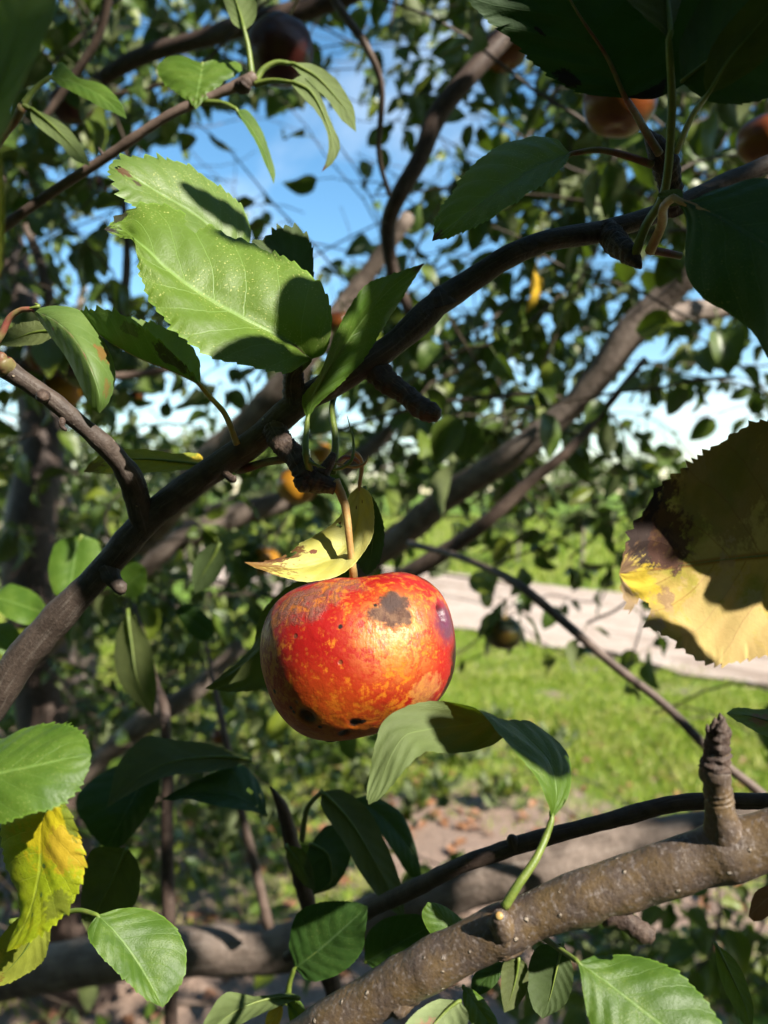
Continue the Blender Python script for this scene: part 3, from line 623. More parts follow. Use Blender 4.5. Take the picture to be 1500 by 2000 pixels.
# ------------------------------------------------------------------ sharp leaves, each traced with its own depth
HERO = []
def leaf(parent, mat, base, tip, mid, A, B, side='top', pet=None, pmat='petiole', pr=5.0, serr=1.0, teeth=24, bulge=0.16, ripple=0.045, holes=(), label=None, N=110, K=15, flip=None, name='leaf', sync=False, rib=0.8):
    """blade lofted between two margins and a midrib; every point is (x, y, depth cm)"""
    W = lambda q: P(q[0], q[1], q[2] / 100.0)
    b, t = W(base), W(tip)
    m = catmull([b] + [W(q) for q in mid] + [t], N, sync)
    a = catmull([b] + [W(q) for q in A] + [t], N, sync)
    c = catmull([b] + [W(q) for q in B] + [t], N, sync)
    # orientation of the upper face
    nsum = np.zeros(3)
    tg = np.gradient(m, axis=0)
    nv = np.cross(c - a, tg)
    nsum = nv.sum(axis=0)
    toward = CAM - m.mean(axis=0)
    vis_top = (nsum @ toward) > 0
    want = (side == 'top')
    if flip is None: flip = (vis_top != want)
    if flip: nv = -nv
    nl = nv / (np.linalg.norm(nv, axis=1)[:, None] + 1e-12)
    wmax = np.linalg.norm(c - a, axis=1).max()
    L = np.linalg.norm(np.diff(m, axis=0), axis=1).sum()
    lr = random.Random(int(abs(base[0] * 31 + base[1] * 17)))
    seed = lr.random() * 100
    V = []; U = []
    tt = np.linspace(0, 1, N)
    for i in range(N):
        env = min(1.0, tt[i] * 14, (1 - tt[i]) * 9)
        for j in range(K):
            u = 2 * j / (K - 1) - 1
            au = abs(u)
            e = a[i] if u < 0 else c[i]
            ev = e - m[i]; el = np.linalg.norm(ev)
            x = m[i] + ev * au
            x = x + nl[i] * (bulge * el * 2.2 * au * (1 - au) + ripple * wmax * au ** 1.5 * env * mnoise.noise(Vector((tt[i] * 5 + seed, u * 1.2, seed)))
                             + 0.016 * wmax * env * math.sin(6.283 * (tt[i] * 7.5 - au * 2.0 + (0.45 if u > 0 else 0))) * au * (1.15 - au) * 2.2
                             + 0.006 * wmax * env * mnoise.noise(Vector((tt[i] * 18, u * 6, seed))))
            if serr and au > 0.80:
                ph = tt[i] * teeth + 1.1 * mnoise.noise(Vector((tt[i] * 7, u, seed)))
                fr = ph - math.floor(ph)
                tooth = (fr / 0.78) if fr < 0.78 else (1 - fr) / 0.22
                amp = max(0.1, 0.75 + 1.3 * mnoise.noise(Vector((math.floor(ph) * 3.37 + .5, u * 5, seed))))
                s_ = serr * 0.046 * wmax * env * tooth * amp * ((au - 0.80) / 0.20)
                x = x + (ev / (el + 1e-9)) * s_ + unit(tg[i]) * s_ * 0.7
            V.append(x); U.append((j / (K - 1), tt[i]))
    Fc = []; fm = []
    for i in range(N - 1):
        for j in range(K - 1):
            uc, vc = (j + .5) / (K - 1), tt[i]
            if any(((uc - h[0]) / h[2]) ** 2 + ((vc - h[1]) / h[3]) ** 2 < 1 for h in holes): continue
            q = (i*K + j, i*K + j + 1, (i+1)*K + j + 1, (i+1)*K + j)
            Fc.append(q[::-1] if flip else q); fm.append(0)
    mats = [M[mat]]
    org = b
    # raised midrib below the blade and the leaf stalk, one continuous tapering tube
    rb = pr * base[2] / 100.0 / F
    mats.append(M[pmat])
    spine = m[: int(N * rib): 4]
    sr = rb * np.linspace(0.80, 0.12, len(spine)) ** 1.3
    spine = spine - nl[: int(N * rib): 4] * (sr * 1.02)[:, None]
    if pet:
        pp = catmull([W(q) for q in pet] + [b], 22)
        org = pp[0]
        prad = rb * np.linspace(1.35, 0.9, 22) ** 1.0
        spine = np.concatenate((pp[:-1], spine)); sr = np.concatenate((prad[:-1], sr))
    v2, f2, u2 = tube_geo(spine, sr, 8, 0.05, 200, seed)
    o_ = len(V); V += v2; U += [(0.5, 0.5)] * len(v2); Fc += [tuple(k_ + o_ for k_ in f) for f in f2]; fm += [1] * len(f2)
    o = new_obj(name, make_mesh('leaf', V, Fc, mats, uvs=U, fmat=fm, origin=org), parent, org)
    if label: o['label'] = label
    HERO.append(o)
    return o

mb, fk, lo, th, tp_, sh = BR['main'], BR['fork'], BR['low'], BR['thin'], BR['top'], BR['shoot']
# big pale leaf, upper left, and its neighbours
leaf(mb, 'leaf_big', (607, 702, 29.6), (203, 448, 28.4), [(560, 665, 29.2), (480, 625, 28.8), (400, 580, 28.6), (330, 530, 28.4), (282, 484, 28.4), (240, 452, 28.9)],
     [(560, 726, 28.3), (490, 716, 27.6), (405, 693, 27.2), (350, 650, 27.2), (304, 588, 27.4), (276, 525, 27.8), (262, 474, 28.2), (232, 462, 28.7)],
     [(634, 690, 29.6), (646, 640, 29.5), (640, 588, 29.7), (605, 535, 30.0), (545, 500, 30.2), (480, 472, 30.2), (400, 442, 30.2), (330, 408, 30.1), (275, 404, 29.8), (236, 424, 29.4)],
     pet=[(578, 730, 30.4), (594, 716, 30.0)], label='large pale green leaf with a leaf-shaped shadow and torn upper margin', teeth=26, serr=0.9, holes=[(0.95, 0.66, 0.07, 0.035)])
leaf(mb, 'leaf_hole', (505, 560, 33.0), (212, 324, 31.0), [(450, 480, 32.6), (380, 420, 32.0), (310, 378, 31.4), (250, 340, 31.0)],
     [(470, 555, 31.6), (400, 490, 30.8), (320, 430, 30.3), (255, 392, 30.2), (222, 352, 30.5)],
     [(490, 500, 33.4), (484, 440, 33.6), (455, 388, 33.6), (405, 346, 33.4), (340, 317, 32.8), (270, 306, 32.0), (228, 312, 31.4)],
     pet=[(560, 690, 32.0), (535, 620, 32.6)], label='pale green leaf with brown spotted tip behind the large one', teeth=22, serr=1.2, holes=[(0.62, 0.93, 0.035, 0.008), (0.55, 0.95, 0.03, 0.008)])
leaf(mb, 'leaf_shaded', (598, 600, 32.2), (493, 468, 32.0), [(575, 540, 32.2), (540, 495, 32.2)], [(570, 570, 32.0), (525, 520, 31.6), (500, 490, 31.8)], [(612, 540, 32.5), (606, 478, 32.7), (580, 448, 32.7), (545, 450, 32.6), (520, 468, 32.3)], side='under', serr=1.8, teeth=14, label='small dark jagged leaf peeping out above the large pale leaf')
leaf(mb, 'leaf_tip', (600, 822, 29.8), (829, 514, 31.2), [(618, 765, 29.6), (660, 695, 29.6), (715, 615, 30.0), (775, 553, 30.6)], [(592, 780, 29.4), (622, 735, 29.0), (640, 688, 29.0), (680, 605, 29.2), (718, 556, 29.6), (770, 535, 30.5)],
     [(620, 790, 29.8), (660, 755, 29.9), (710, 700, 30.4), (755, 630, 30.9), (798, 560, 31.1)], side='top', pet=[(606, 925, 29.8), (597, 880, 29.2)], pr=6, serr=0.6, label='narrow green leaf with a reddish brown curled tip', teeth=26)
leaf(fk, 'leaf_rust', (62, 604, 30.5), (194, 808, 29.0), [(110, 628, 29.6), (150, 668, 28.9), (180, 725, 28.6), (195, 775, 28.7)], [(88, 642, 30.2), (130, 700, 29.6), (158, 756, 29.2), (178, 795, 29.0)], [(112, 597, 30.4), (165, 612, 30.2), (193, 652, 30.0), (218, 698, 29.8), (225, 738, 29.6), (212, 785, 29.2)],
     pet=[(-30, 700, 31.0), (2, 655, 30.8), (18, 622, 30.7), (40, 606, 30.6)], pmat='petiole_red', pr=6, serr=0.35, label='drooping green leaf with rusty spots at the left', bulge=0.25)
leaf(mb, 'leaf_fold', (391, 753, 30.8), (148, 608, 30.4), [(340, 728, 30.2), (275, 702, 29.8), (220, 672, 29.8), (180, 640, 30.0)], [(374, 728, 30.0), (338, 690, 29.2), (285, 645, 28.9), (225, 616, 29.2), (180, 607, 29.8)], [(389, 705, 31.8), (370, 672, 32.4), (312, 640, 32.6), (245, 622, 32.0), (190, 610, 31.2)],
     side='under', pet=[(463, 868, 31.0), (440, 810, 30.9), (410, 775, 30.9)], pmat='petiole_tan', label='folded green leaf with browned edge beside the large leaf', serr=1.3, teeth=18, bulge=0.08)
leaf(fk, 'leaf_olive', (112, 648, 33), (-10, 674, 33), [(70, 650, 33), (30, 662, 33)], [(90, 668, 32.5), (40, 676, 32.5)], [(90, 628, 33.5), (40, 632, 33.4), (5, 652, 33.2)], side='under')
leaf(mb, 'leaf_yellow_green', (402, 912, 35), (163, 922, 35.5), [(345, 904, 35), (280, 898, 35), (215, 900, 35.2)], [(370, 914, 34.4), (310, 921, 34.2), (240, 922, 34.4), (190, 925, 35)], [(388, 884, 36), (340, 885, 36), (275, 877, 36), (220, 878, 35.8), (180, 900, 35.6)], side='under', pet=[(470, 905, 33), (430, 916, 34)], serr=0.5, label='yellowing leaf lying level behind the fork')
# leaves round the fruit spur
leaf(mb, 'leaf_yellow', (702, 948, 31.3), (477, 1098, 29.6), [(700, 1000, 31.2), (688, 1052, 31.0), (655, 1088, 30.6), (590, 1108, 30.1), (530, 1106, 29.8)], [(684, 966, 31.3), (664, 1008, 31.2), (632, 1036, 31.2), (590, 1060, 30.9), (555, 1084, 30.4), (512, 1096, 29.9)],
     [(724, 966, 31.2), (731, 1012, 30.8), (725, 1054, 30.2), (704, 1088, 29.9), (670, 1120, 29.6), (620, 1134, 29.4), (560, 1129, 29.3), (512, 1115, 29.4)],
     pet=[(662, 905, 30.4), (690, 884, 30.8), (706, 905, 31.2)], pmat='petiole_tan', serr=0.35, pr=4.5, holes=[(0.10, 0.68, 0.07, 0.045), (0.14, 0.30, 0.045, 0.014)], label='yellow leaf with brown blotches touching the apple stalk')
leaf(mb, 'leaf_shaded', (712, 950, 33.0), (716, 1124, 32.6), [(725, 1000, 33.2), (728, 1060, 33.2)], [(690, 990, 33.2), (690, 1050, 33.4), (700, 1100, 33)], [(738, 990, 33.0), (750, 1035, 32.9), (745, 1085, 32.7), (728, 1115, 32.6)], side='under', serr=1.0, teeth=12, label='dark green leaf behind the yellow one')
leaf(mb, 'leaf_olive', (690, 1085, 35.5), (400, 1345, 36.0), [(620, 1160, 35.8), (540, 1240, 36), (460, 1310, 36)], [(610, 1118, 36), (545, 1160, 36.5), (508, 1205, 36.8), (492, 1262, 36.8), (442, 1312, 36.4)], [(680, 1180, 35.6), (640, 1270, 35.6), (560, 1330, 35.7), (470, 1350, 35.8)], side='under', serr=0.3, label='grey-green leaf half hidden behind the apple')
leaf(mb, 'leaf', (655, 770, 31.8), (700, 690, 32.5), [(675, 735, 32)], [(645, 735, 32), (665, 700, 32.4)], [(690, 750, 32), (712, 715, 32.4)], side='under', pet=[(650, 925, 30.2), (655, 860, 30.4), (648, 800, 31.0)], pr=5.5, serr=0.5)
# right-hand cluster
leaf(mb, 'leaf_tip', (1116, 300, 29.4), (844, 471, 29.8), [(1050, 325, 29.2), (975, 372, 29.2), (900, 425, 29.5)], [(1100, 322, 28.8), (1055, 362, 28.2), (1000, 398, 28.0), (940, 432, 28.4), (885, 456, 29.2)], [(1085, 276, 30.0), (1045, 268, 30.4), (995, 280, 30.7), (945, 308, 30.8), (900, 352, 30.6), (862, 412, 30.2)],
     side='top', pet=[(1275, 322, 29.2), (1225, 305, 29.2), (1170, 293, 29.3)], pmat='petiole_red', pr=6, serr=0.8, teeth=28, label='green leaf on an arched reddish stalk left of the dark spur')
leaf(mb, 'leaf_shaded_spots', (1222, 192, 26.5), (985, -230, 25.0), [(1185, 110, 26), (1125, 20, 25.5), (1060, -100, 25.2)], [(1130, 180, 26.6), (1065, 140, 26.6), (1010, 85, 26.4), (925, 10, 26), (890, -80, 25.6), (920, -170, 25.2)], [(1290, 188, 26), (1380, 120, 25.4), (1390, 0, 25), (1280, -130, 24.8), (1130, -210, 24.8)],
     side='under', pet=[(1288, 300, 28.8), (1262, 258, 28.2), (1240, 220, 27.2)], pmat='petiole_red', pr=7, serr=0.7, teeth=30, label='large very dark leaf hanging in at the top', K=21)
leaf(mb, 'leaf_shaded', (1330, 160, 24.5), (1600, -60, 23), [(1420, 90, 24), (1510, 20, 23.5)], [(1380, 196, 24.6), (1450, 202, 24.4), (1520, 180, 24), (1590, 80, 23.4)], [(1330, 80, 24.6), (1390, -20, 24.2), (1480, -70, 23.6)], side='under', serr=0.5, teeth=26, label='dark leaf in the top right corner')
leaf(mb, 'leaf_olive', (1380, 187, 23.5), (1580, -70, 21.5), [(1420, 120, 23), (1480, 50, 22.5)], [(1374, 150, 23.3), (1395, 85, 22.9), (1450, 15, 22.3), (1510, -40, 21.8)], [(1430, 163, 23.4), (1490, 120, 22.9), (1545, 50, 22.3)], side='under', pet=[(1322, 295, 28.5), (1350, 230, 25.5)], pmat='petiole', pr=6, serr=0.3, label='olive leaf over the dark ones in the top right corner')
leaf(mb, 'leaf_olive', (1306, 78, 24), (1240, -200, 24), [(1303, 20, 24), (1296, -40, 24), (1275, -110, 24)], [(1275, 50, 24), (1228, 5, 24), (1190, -60, 24), (1200, -140, 24)], [(1318, 40, 24.4), (1330, -10, 24.6), (1330, -80, 24.6), (1290, -160, 24.3)], side='under', pet=[(1240, 497, 29.6), (1262, 440, 29), (1298, 375, 27.6), (1312, 220, 25.6), (1310, 140, 24.6)], pr=8.5, serr=0.4, label='olive leaf at the top on a long straight stalk')
leaf(mb, 'leaf_shaded', (1315, 385, 25.5), (1720, 640, 21), [(1400, 420, 24.5), (1500, 480, 23.5), (1600, 560, 22)], [(1340, 430, 25.4), (1340, 530, 25.2), (1372, 580, 24.8), (1425, 612, 24.4), (1475, 655, 24), (1520, 720, 23.4), (1620, 740, 22)], [(1345, 392, 25.4), (1400, 366, 25), (1500, 350, 24.4), (1600, 400, 23.4), (1700, 520, 22)], side='top', pet=[(1270, 490, 29.4), (1292, 440, 28), (1296, 405, 26.6)], pmat='petiole_tan', pr=9, serr=0.12, bulge=0.08, label='broad dark green leaf cut off by the right edge')
leaf(mb, 'leaf_olive', (1335, 395, 26.0), (1283, 380, 26.4), [(1310, 386, 26.2)], [(1315, 402, 26), (1295, 392, 26.2)], [(1330, 372, 26.1), (1302, 372, 26.3)], side='top', serr=1.2, teeth=6)
leaf(mb, 'leaf_autumn', (1700, 1075, 25.0), (1209, 1120, 24.1), [(1600, 1080, 24.8), (1500, 1085, 24.5), (1400, 1095, 24.3), (1290, 1110, 24.1)], [(1640, 1200, 24.1), (1560, 1260, 23.6), (1480, 1280, 23.4), (1390, 1292, 23.3), (1325, 1258, 23.5), (1275, 1222, 23.6), (1230, 1180, 23.9)], [(1680, 960, 25.6), (1600, 850, 25.7), (1500, 820, 25.4), (1420, 858, 25.1), (1340, 918, 24.8), (1285, 956, 24.5), (1250, 1015, 24.4), (1222, 1075, 24.2)],
     side='under', serr=0.5, teeth=40, ripple=0.07, holes=[(0.02, 0.865, 0.16, 0.024)], label='yellow and brown withering leaf at the right edge', K=25, N=150)
# arching leaf under the apple
arcF = [(1100, 1570, 25.6), (1114, 1530, 26.2), (1110, 1478, 27.0), (1075, 1436, 27.8), (1030, 1408, 28.2), (1000, 1420, 28.0), (970, 1452, 27.4), (915, 1468, 26.6), (865, 1470, 25.8), (830, 1468, 25.0), (798, 1493, 24.6), (768, 1530, 24.4), (742, 1558, 24.3)]
arcN = [(1070, 1570, 25.0), (1056, 1535, 25.0), (1036, 1500, 25.2), (1008, 1468, 25.4), (975, 1430, 25.6), (935, 1388, 26.0), (890, 1373, 26.4), (840, 1370, 26.4), (790, 1382, 26.0), (752, 1405, 25.6), (736, 1445, 25.2), (724, 1505, 24.8), (717, 1550, 24.4)]
leaf(lo, 'leaf', (1078, 1600, 25.2), (720, 1572, 24.3), [tuple((np.array(p_) + np.array(q_)) / 2) for p_, q_ in zip(arcF, arcN)], arcN, arcF, side='top', flip=False, sync=True, rib=0.3,
     pet=[(985, 1772, 24.2), (1012, 1728, 24.3), (1045, 1680, 24.6), (1066, 1635, 25.0)], pr=7, serr=0.3, label='arching leaf on a green stalk, its tip curling under the apple', N=150, ripple=0.02, bulge=0.08)
# left edge
leaf(fk, 'leaf', (-170, 1530, 23), (179, 1474, 23), [(-60, 1520, 22.6), (50, 1500, 22.6), (130, 1482, 22.8)], [(-100, 1620, 22.2), (0, 1609, 21.8), (80, 1582, 21.8), (138, 1553, 22.2), (166, 1515, 22.6)], [(-100, 1480, 24), (0, 1447, 24.2), (65, 1419, 24.3), (125, 1416, 24), (163, 1436, 23.5)], side='top', label='glossy green leaf at the left edge above the yellow one', serr=0.7, teeth=34)
leaf(fk, 'leaf_lime', (95, 1530, 25.0), (13, 1859, 24.6), [(82, 1610, 24.8), (78, 1700, 24.6), (55, 1790, 24.5)], [(30, 1560, 25.6), (0, 1620, 25.8), (10, 1680, 25.8), (35, 1740, 25.4), (36, 1790, 25.0), (20, 1835, 24.8)], [(125, 1570, 24.6), (146, 1625, 24.4), (163, 1690, 24.2), (148, 1745, 24.2), (112, 1795, 24.2), (60, 1838, 24.4)], side='top', label='bright yellow-green leaf half in shadow at the left edge', serr=0.8, teeth=24)
leaf(fk, 'leaf_yellow_green', (95, 1770, 27), (-30, 1930, 27), [(60, 1840, 27), (20, 1890, 27)], [(40, 1790, 27.2), (-10, 1850, 27.2)], [(98, 1830, 27), (80, 1880, 27), (20, 1918, 27)], side='under', serr=0.8)
leaf(fk, 'leaf', (190, 1787, 28), (318, 1968, 27), [(222, 1818, 27.8), (262, 1870, 27.6), (298, 1930, 27.2)], [(172, 1816, 27.6), (185, 1852, 27.2), (222, 1892, 27), (262, 1930, 26.8), (290, 1952, 26.8)], [(250, 1774, 28.6), (305, 1782, 28.8), (342, 1812, 28.6), (363, 1862, 28.2), (356, 1912, 27.7), (335, 1946, 27.3)], side='top', pet=[(20, 1800, 29), (100, 1790, 29), (150, 1778, 28.6)], label='green leaf with pale midrib low at the left', serr=0.4, teeth=20)
leaf(lo, 'leaf', (1128, 1878, 24), (1450, 2130, 22), [(1200, 1930, 23.6), (1290, 2000, 23), (1380, 2070, 22.4)], [(1140, 1930, 23.4), (1155, 2000, 23), (1200, 2090, 22.4), (1320, 2150, 22)], [(1170, 1866, 24.4), (1235, 1866, 24.5), (1305, 1890, 24.2), (1355, 1932, 23.8), (1395, 1985, 23.3), (1430, 2050, 22.8)], side='top', pet=[(1060, 1830, 25.5), (1095, 1855, 24.8)], label='broad green leaf under the olive-brown branch at the bottom', serr=0.5)
# shaded cluster below the apple
C2 = 46
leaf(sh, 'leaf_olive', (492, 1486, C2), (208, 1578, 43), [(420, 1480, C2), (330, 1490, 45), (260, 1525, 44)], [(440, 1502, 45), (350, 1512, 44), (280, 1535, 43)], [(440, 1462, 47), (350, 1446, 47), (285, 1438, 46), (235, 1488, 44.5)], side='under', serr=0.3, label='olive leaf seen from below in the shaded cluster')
leaf(sh, 'leaf_shaded', (522, 1592, C2), (314, 1562, 44), [(460, 1555, 45.6), (390, 1550, 45)], [(490, 1585, 45), (420, 1572, 44), (360, 1562, 44)], [(508, 1530, 47), (465, 1494, 47), (415, 1510, 46), (355, 1542, 45)], side='top', serr=0.1, label='dark leaf with insect holes in the shaded cluster', holes=[(0.66, 0.25, 0.05, 0.03), (0.8, 0.15, 0.04, 0.02), (0.5, 0.12, 0.04, 0.02)])
leaf(sh, 'leaf_shaded', (300, 1480, 48), (208, 1658, 46), [(270, 1540, 47), (240, 1600, 46)], [(215, 1500, 48), (150, 1560, 47), (170, 1620, 46)], [(310, 1540, 47), (280, 1600, 46.5), (240, 1650, 46)], side='top', serr=0.2)
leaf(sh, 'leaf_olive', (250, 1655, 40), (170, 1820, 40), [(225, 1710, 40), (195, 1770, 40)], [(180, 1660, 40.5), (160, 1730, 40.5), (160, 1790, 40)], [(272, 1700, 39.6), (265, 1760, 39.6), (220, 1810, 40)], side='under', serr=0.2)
leaf(sh, 'leaf_shaded', (606, 1648, 45), (612, 1748, 44), [(640, 1670, 44.6), (645, 1720, 44.2)], [(600, 1670, 44.5), (605, 1710, 44.2)], [(640, 1612, 45.6), (678, 1630, 45.6), (683, 1680, 45), (655, 1730, 44.4)], side='under', serr=0.2)
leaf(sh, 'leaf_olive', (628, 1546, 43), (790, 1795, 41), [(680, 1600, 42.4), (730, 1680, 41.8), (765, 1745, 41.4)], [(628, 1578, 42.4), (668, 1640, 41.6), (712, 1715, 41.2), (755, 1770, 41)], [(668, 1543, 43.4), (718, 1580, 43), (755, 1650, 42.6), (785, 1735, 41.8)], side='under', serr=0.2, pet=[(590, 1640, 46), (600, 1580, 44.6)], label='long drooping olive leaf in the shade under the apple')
leaf(sh, 'leaf_shaded', (690, 1560, 46), (824, 1712, 45), [(740, 1590, 46), (795, 1650, 45.5)], [(715, 1590, 45.6), (760, 1650, 45), (800, 1710, 45)], [(730, 1555, 46.4), (785, 1590, 46.2), (812, 1655, 45.6)], side='top', serr=0.2)
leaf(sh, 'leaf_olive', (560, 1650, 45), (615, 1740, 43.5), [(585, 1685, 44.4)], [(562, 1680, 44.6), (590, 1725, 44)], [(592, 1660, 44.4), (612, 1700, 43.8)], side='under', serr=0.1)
leaf(sh, 'leaf_shaded', (575, 1892, 38), (718, 1770, 37), [(630, 1850, 37.6), (680, 1805, 37.2)], [(566, 1840, 38), (580, 1785, 38), (630, 1762, 37.6), (690, 1762, 37.2)], [(610, 1915, 37.4), (665, 1900, 37), (705, 1860, 36.8), (715, 1810, 36.8)], side='top', serr=0.15, pet=[(560, 1960, 38.4), (566, 1920, 38.2)], label='round dark leaf left of the olive-brown branch')
leaf(sh, 'leaf_shaded', (712, 1880, 39), (858, 1800, 38), [(765, 1850, 38.6), (820, 1820, 38.2)], [(715, 1830, 39.2), (750, 1795, 39), (810, 1786, 38.4)], [(745, 1895, 38.4), (810, 1880, 38), (850, 1840, 38)], side='top', serr=0.15)
leaf(lo, 'leaf', (905, 1850, 29), (835, 1762, 29.5), [(885, 1815, 29.2), (860, 1785, 29.4)], [(868, 1850, 29), (835, 1815, 29.2), (824, 1785, 29.4)], [(915, 1815, 29.4), (885, 1780, 29.8), (855, 1765, 29.7)], side='top', serr=0.2)
leaf(lo, 'leaf_olive', (1012, 1868, 25.5), (985, 1978, 25.0), [(1008, 1905, 25.4), (998, 1945, 25.2)], [(985, 1880, 25.4), (978, 1930, 25.2)], [(1030, 1890, 25.6), (1030, 1935, 25.4), (1010, 1965, 25.2)], side='under', serr=0.1)
leaf(lo, 'leaf_scab', (900, 1955, 25), (790, 2060, 24), [(868, 1980, 24.8), (830, 2020, 24.4)], [(860, 1952, 25.2), (815, 1975, 24.9), (785, 2015, 24.4)], [(915, 1985, 24.4), (900, 2030, 24.2), (850, 2070, 24)], side='under', serr=0.2, label='pale leaf with a tan scab at the bottom')
leaf(lo, 'leaf', (905, 1925, 27), (975, 2040, 26), [(928, 1960, 26.8), (955, 2000, 26.4)], [(905, 1960, 26.6), (925, 2005, 26.2)], [(928, 1935, 27.2), (955, 1965, 26.9), (972, 2000, 26.5)], side='top', serr=0.3)
leaf(lo, 'leaf_shaded', (985, 1880, 28), (920, 1940, 28), [(955, 1905, 28)], [(970, 1920, 27.8), (940, 1942, 27.8)], [(960, 1878, 28.2), (925, 1905, 28.2)], side='top', serr=0.2)
leaf(sh, 'leaf', (585, 1950, 36), (385, 2030, 34), [(530, 1952, 35.6), (470, 1970, 35), (425, 2000, 34.4)], [(540, 1968, 35), (480, 1995, 34.4), (420, 2030, 34)], [(550, 1940, 36.2), (500, 1945, 36), (440, 1940, 35.6), (405, 1985, 34.8)], side='under', serr=0.2, pet=[(560, 1945, 37)], label='pale-rimmed leaf at the bottom edge')
leaf(sh, 'leaf', (560, 1955, 36.5), (592, 2040, 35.5), [(582, 1985, 36)], [(565, 1990, 36), (580, 2025, 35.6)], [(586, 1955, 36.4), (600, 1990, 36)], side='top', serr=0.2)
leaf(sh, 'leaf_back_gold', (552, 1962, 37), (520, 2010, 36.5), [(538, 1985, 36.8)], [(528, 1972, 36.9), (518, 1992, 36.7)], [(552, 1982, 36.9), (540, 2008, 36.6)], side='top', serr=0.0, label='small golden leaf at the bottom edge')
leaf(lo, 'leaf_brown', (1530, 1735, 30), (1462, 1790, 30), [(1495, 1758, 30)], [(1500, 1788, 30), (1475, 1798, 30)], [(1508, 1728, 30), (1475, 1745, 30)], side='top', serr=0.6, label='dry brown leaf at the right edge')
leaf(lo, 'leaf_scab', (1560, 1430, 32), (1418, 1393, 33), [(1510, 1412, 32.4), (1460, 1398, 32.8)], [(1530, 1448, 32), (1470, 1425, 32.4)], [(1530, 1388, 33), (1470, 1384, 33.2), (1435, 1384, 33.2)], side='under', serr=0.5)
leaf(lo, 'leaf_shaded', (1100, 1842, 29), (1060, 1990, 28), [(1088, 1890, 28.6), (1075, 1945, 28.3)], [(1050, 1850, 29), (1030, 1905, 28.6), (1040, 1965, 28.2)], [(1120, 1900, 28.4), (1105, 1960, 28)], side='under', serr=0.2)
leaf(lo, 'leaf', (1395, 1840, 33), (1470, 2020, 32), [(1425, 1900, 32.6), (1455, 1965, 32.3)], [(1405, 1905, 32.6), (1440, 1980, 32.2)], [(1440, 1880, 32.8), (1470, 1960, 32.4)], side='under', serr=0.2)
# twig leaves at the top left
leaf(tp_, 'leaf', (395, 122, 44), (383, 214, 42.5), [(393, 150, 43.4), (386, 185, 42.8)], [(350, 112, 44.6), (314, 125, 44.4), (312, 148, 43.8), (345, 180, 43.0), (372, 200, 42.6)], [(430, 116, 44.6), (462, 118, 44.4), (470, 138, 44), (430, 165, 43.2), (400, 192, 42.6)], side='top', serr=0.4, label='bright heart-shaped leaf hanging at the top', bulge=0.1)
leaf(tp_, 'leaf', (566, 124, 43), (696, 258, 42), [(615, 150, 43), (655, 190, 42.7), (685, 230, 42.2)], [(595, 152, 42.5), (635, 190, 42.2), (670, 235, 42)], [(610, 126, 43.6), (655, 155, 43.4), (688, 205, 42.8)], side='under', pet=[(500, 158, 43), (515, 135, 43), (540, 122, 43)], pr=5, serr=0.15, label='upper of two curved leaves against the blue sky')
leaf(tp_, 'leaf_tip', (565, 160, 42), (628, 336, 41), [(605, 180, 42), (635, 235, 41.6), (648, 290, 41.2)], [(588, 185, 41.6), (622, 225, 41.4), (642, 270, 41.2), (638, 310, 41)], [(600, 146, 42.6), (628, 190, 42.2), (648, 240, 41.8), (664, 285, 41.4), (650, 318, 41.1)], side='under', pet=[(498, 165, 43), (530, 158, 42.6)], pr=5, serr=0.15, label='lower of two curved leaves against the blue sky, browned at the tip')
leaf(tp_, 'leaf', (462, 214, 42), (535, 360, 41), [(490, 250, 41.8), (515, 295, 41.5), (527, 335, 41.2)], [(470, 230, 41.6), (500, 280, 41.3), (522, 330, 41)], [(484, 216, 42.2), (512, 255, 42), (527, 300, 41.6), (537, 335, 41.3)], side='top', pet=[(400, 200, 43), (435, 202, 42.5)], pr=5, serr=0.1, label='thin curling leaf hanging against the sky')
leaf(tp_, 'leaf', (478, 62, 43), (440, -60, 44), [(470, 30, 43.4), (455, -15, 43.8)], [(455, 45, 43.2), (440, 10, 43.6), (430, -30, 44)], [(497, 40, 43.2), (500, 5, 43.5), (475, -40, 44)], side='under', pet=[(492, 152, 43), (486, 100, 43)], pr=5, serr=0.2)
leaf(BR['left'], 'leaf', (98, 150, 42), (248, 232, 41), [(140, 158, 42), (185, 180, 41.6), (220, 205, 41.3)], [(125, 172, 41.6), (165, 190, 41.2), (195, 208, 41)], [(118, 120, 42.6), (150, 150, 42.4), (200, 165, 42), (235, 200, 41.4)], side='top', pet=[(46, 203, 42), (70, 172, 42)], pr=5, serr=0.2, label='upper small leaf on the reddish shoot at the left edge')
leaf(BR['left'], 'leaf', (58, 212, 42), (176, 324, 41), [(95, 240, 41.8), (135, 280, 41.4)], [(66, 240, 41.6), (110, 275, 41.2), (145, 312, 41)], [(90, 222, 42.2), (135, 252, 42), (162, 290, 41.5)], side='under', pet=[(46, 206, 42)], pr=5, serr=0.15, label='lower small leaf on the reddish shoot at the left edge')
leaf(BR['left'], 'leaf_near', (-60, 330, 15), (60, -110, 15), [(-20, 220, 15), (25, 90, 15), (50, -10, 15)], [(-80, 200, 15.5), (-60, 50, 15.6), (-10, -80, 15.3)], [(10, 265, 14.6), (48, 160, 14.4), (88, 60, 14.4), (112, -20, 14.6)], side='under', serr=0.1, label='blurred green leaf close to the lens in the top left corner', bulge=0.1)
leaf(BR['left'], 'leaf_yellow_green', (-30, 600, 17), (-10, 250, 17), [(-16, 500, 17), (-12, 380, 17)], [(-40, 500, 17.3), (-36, 380, 17.3)], [(4, 520, 16.8), (10, 430, 16.8), (4, 320, 16.8)], side='under', serr=0.0)
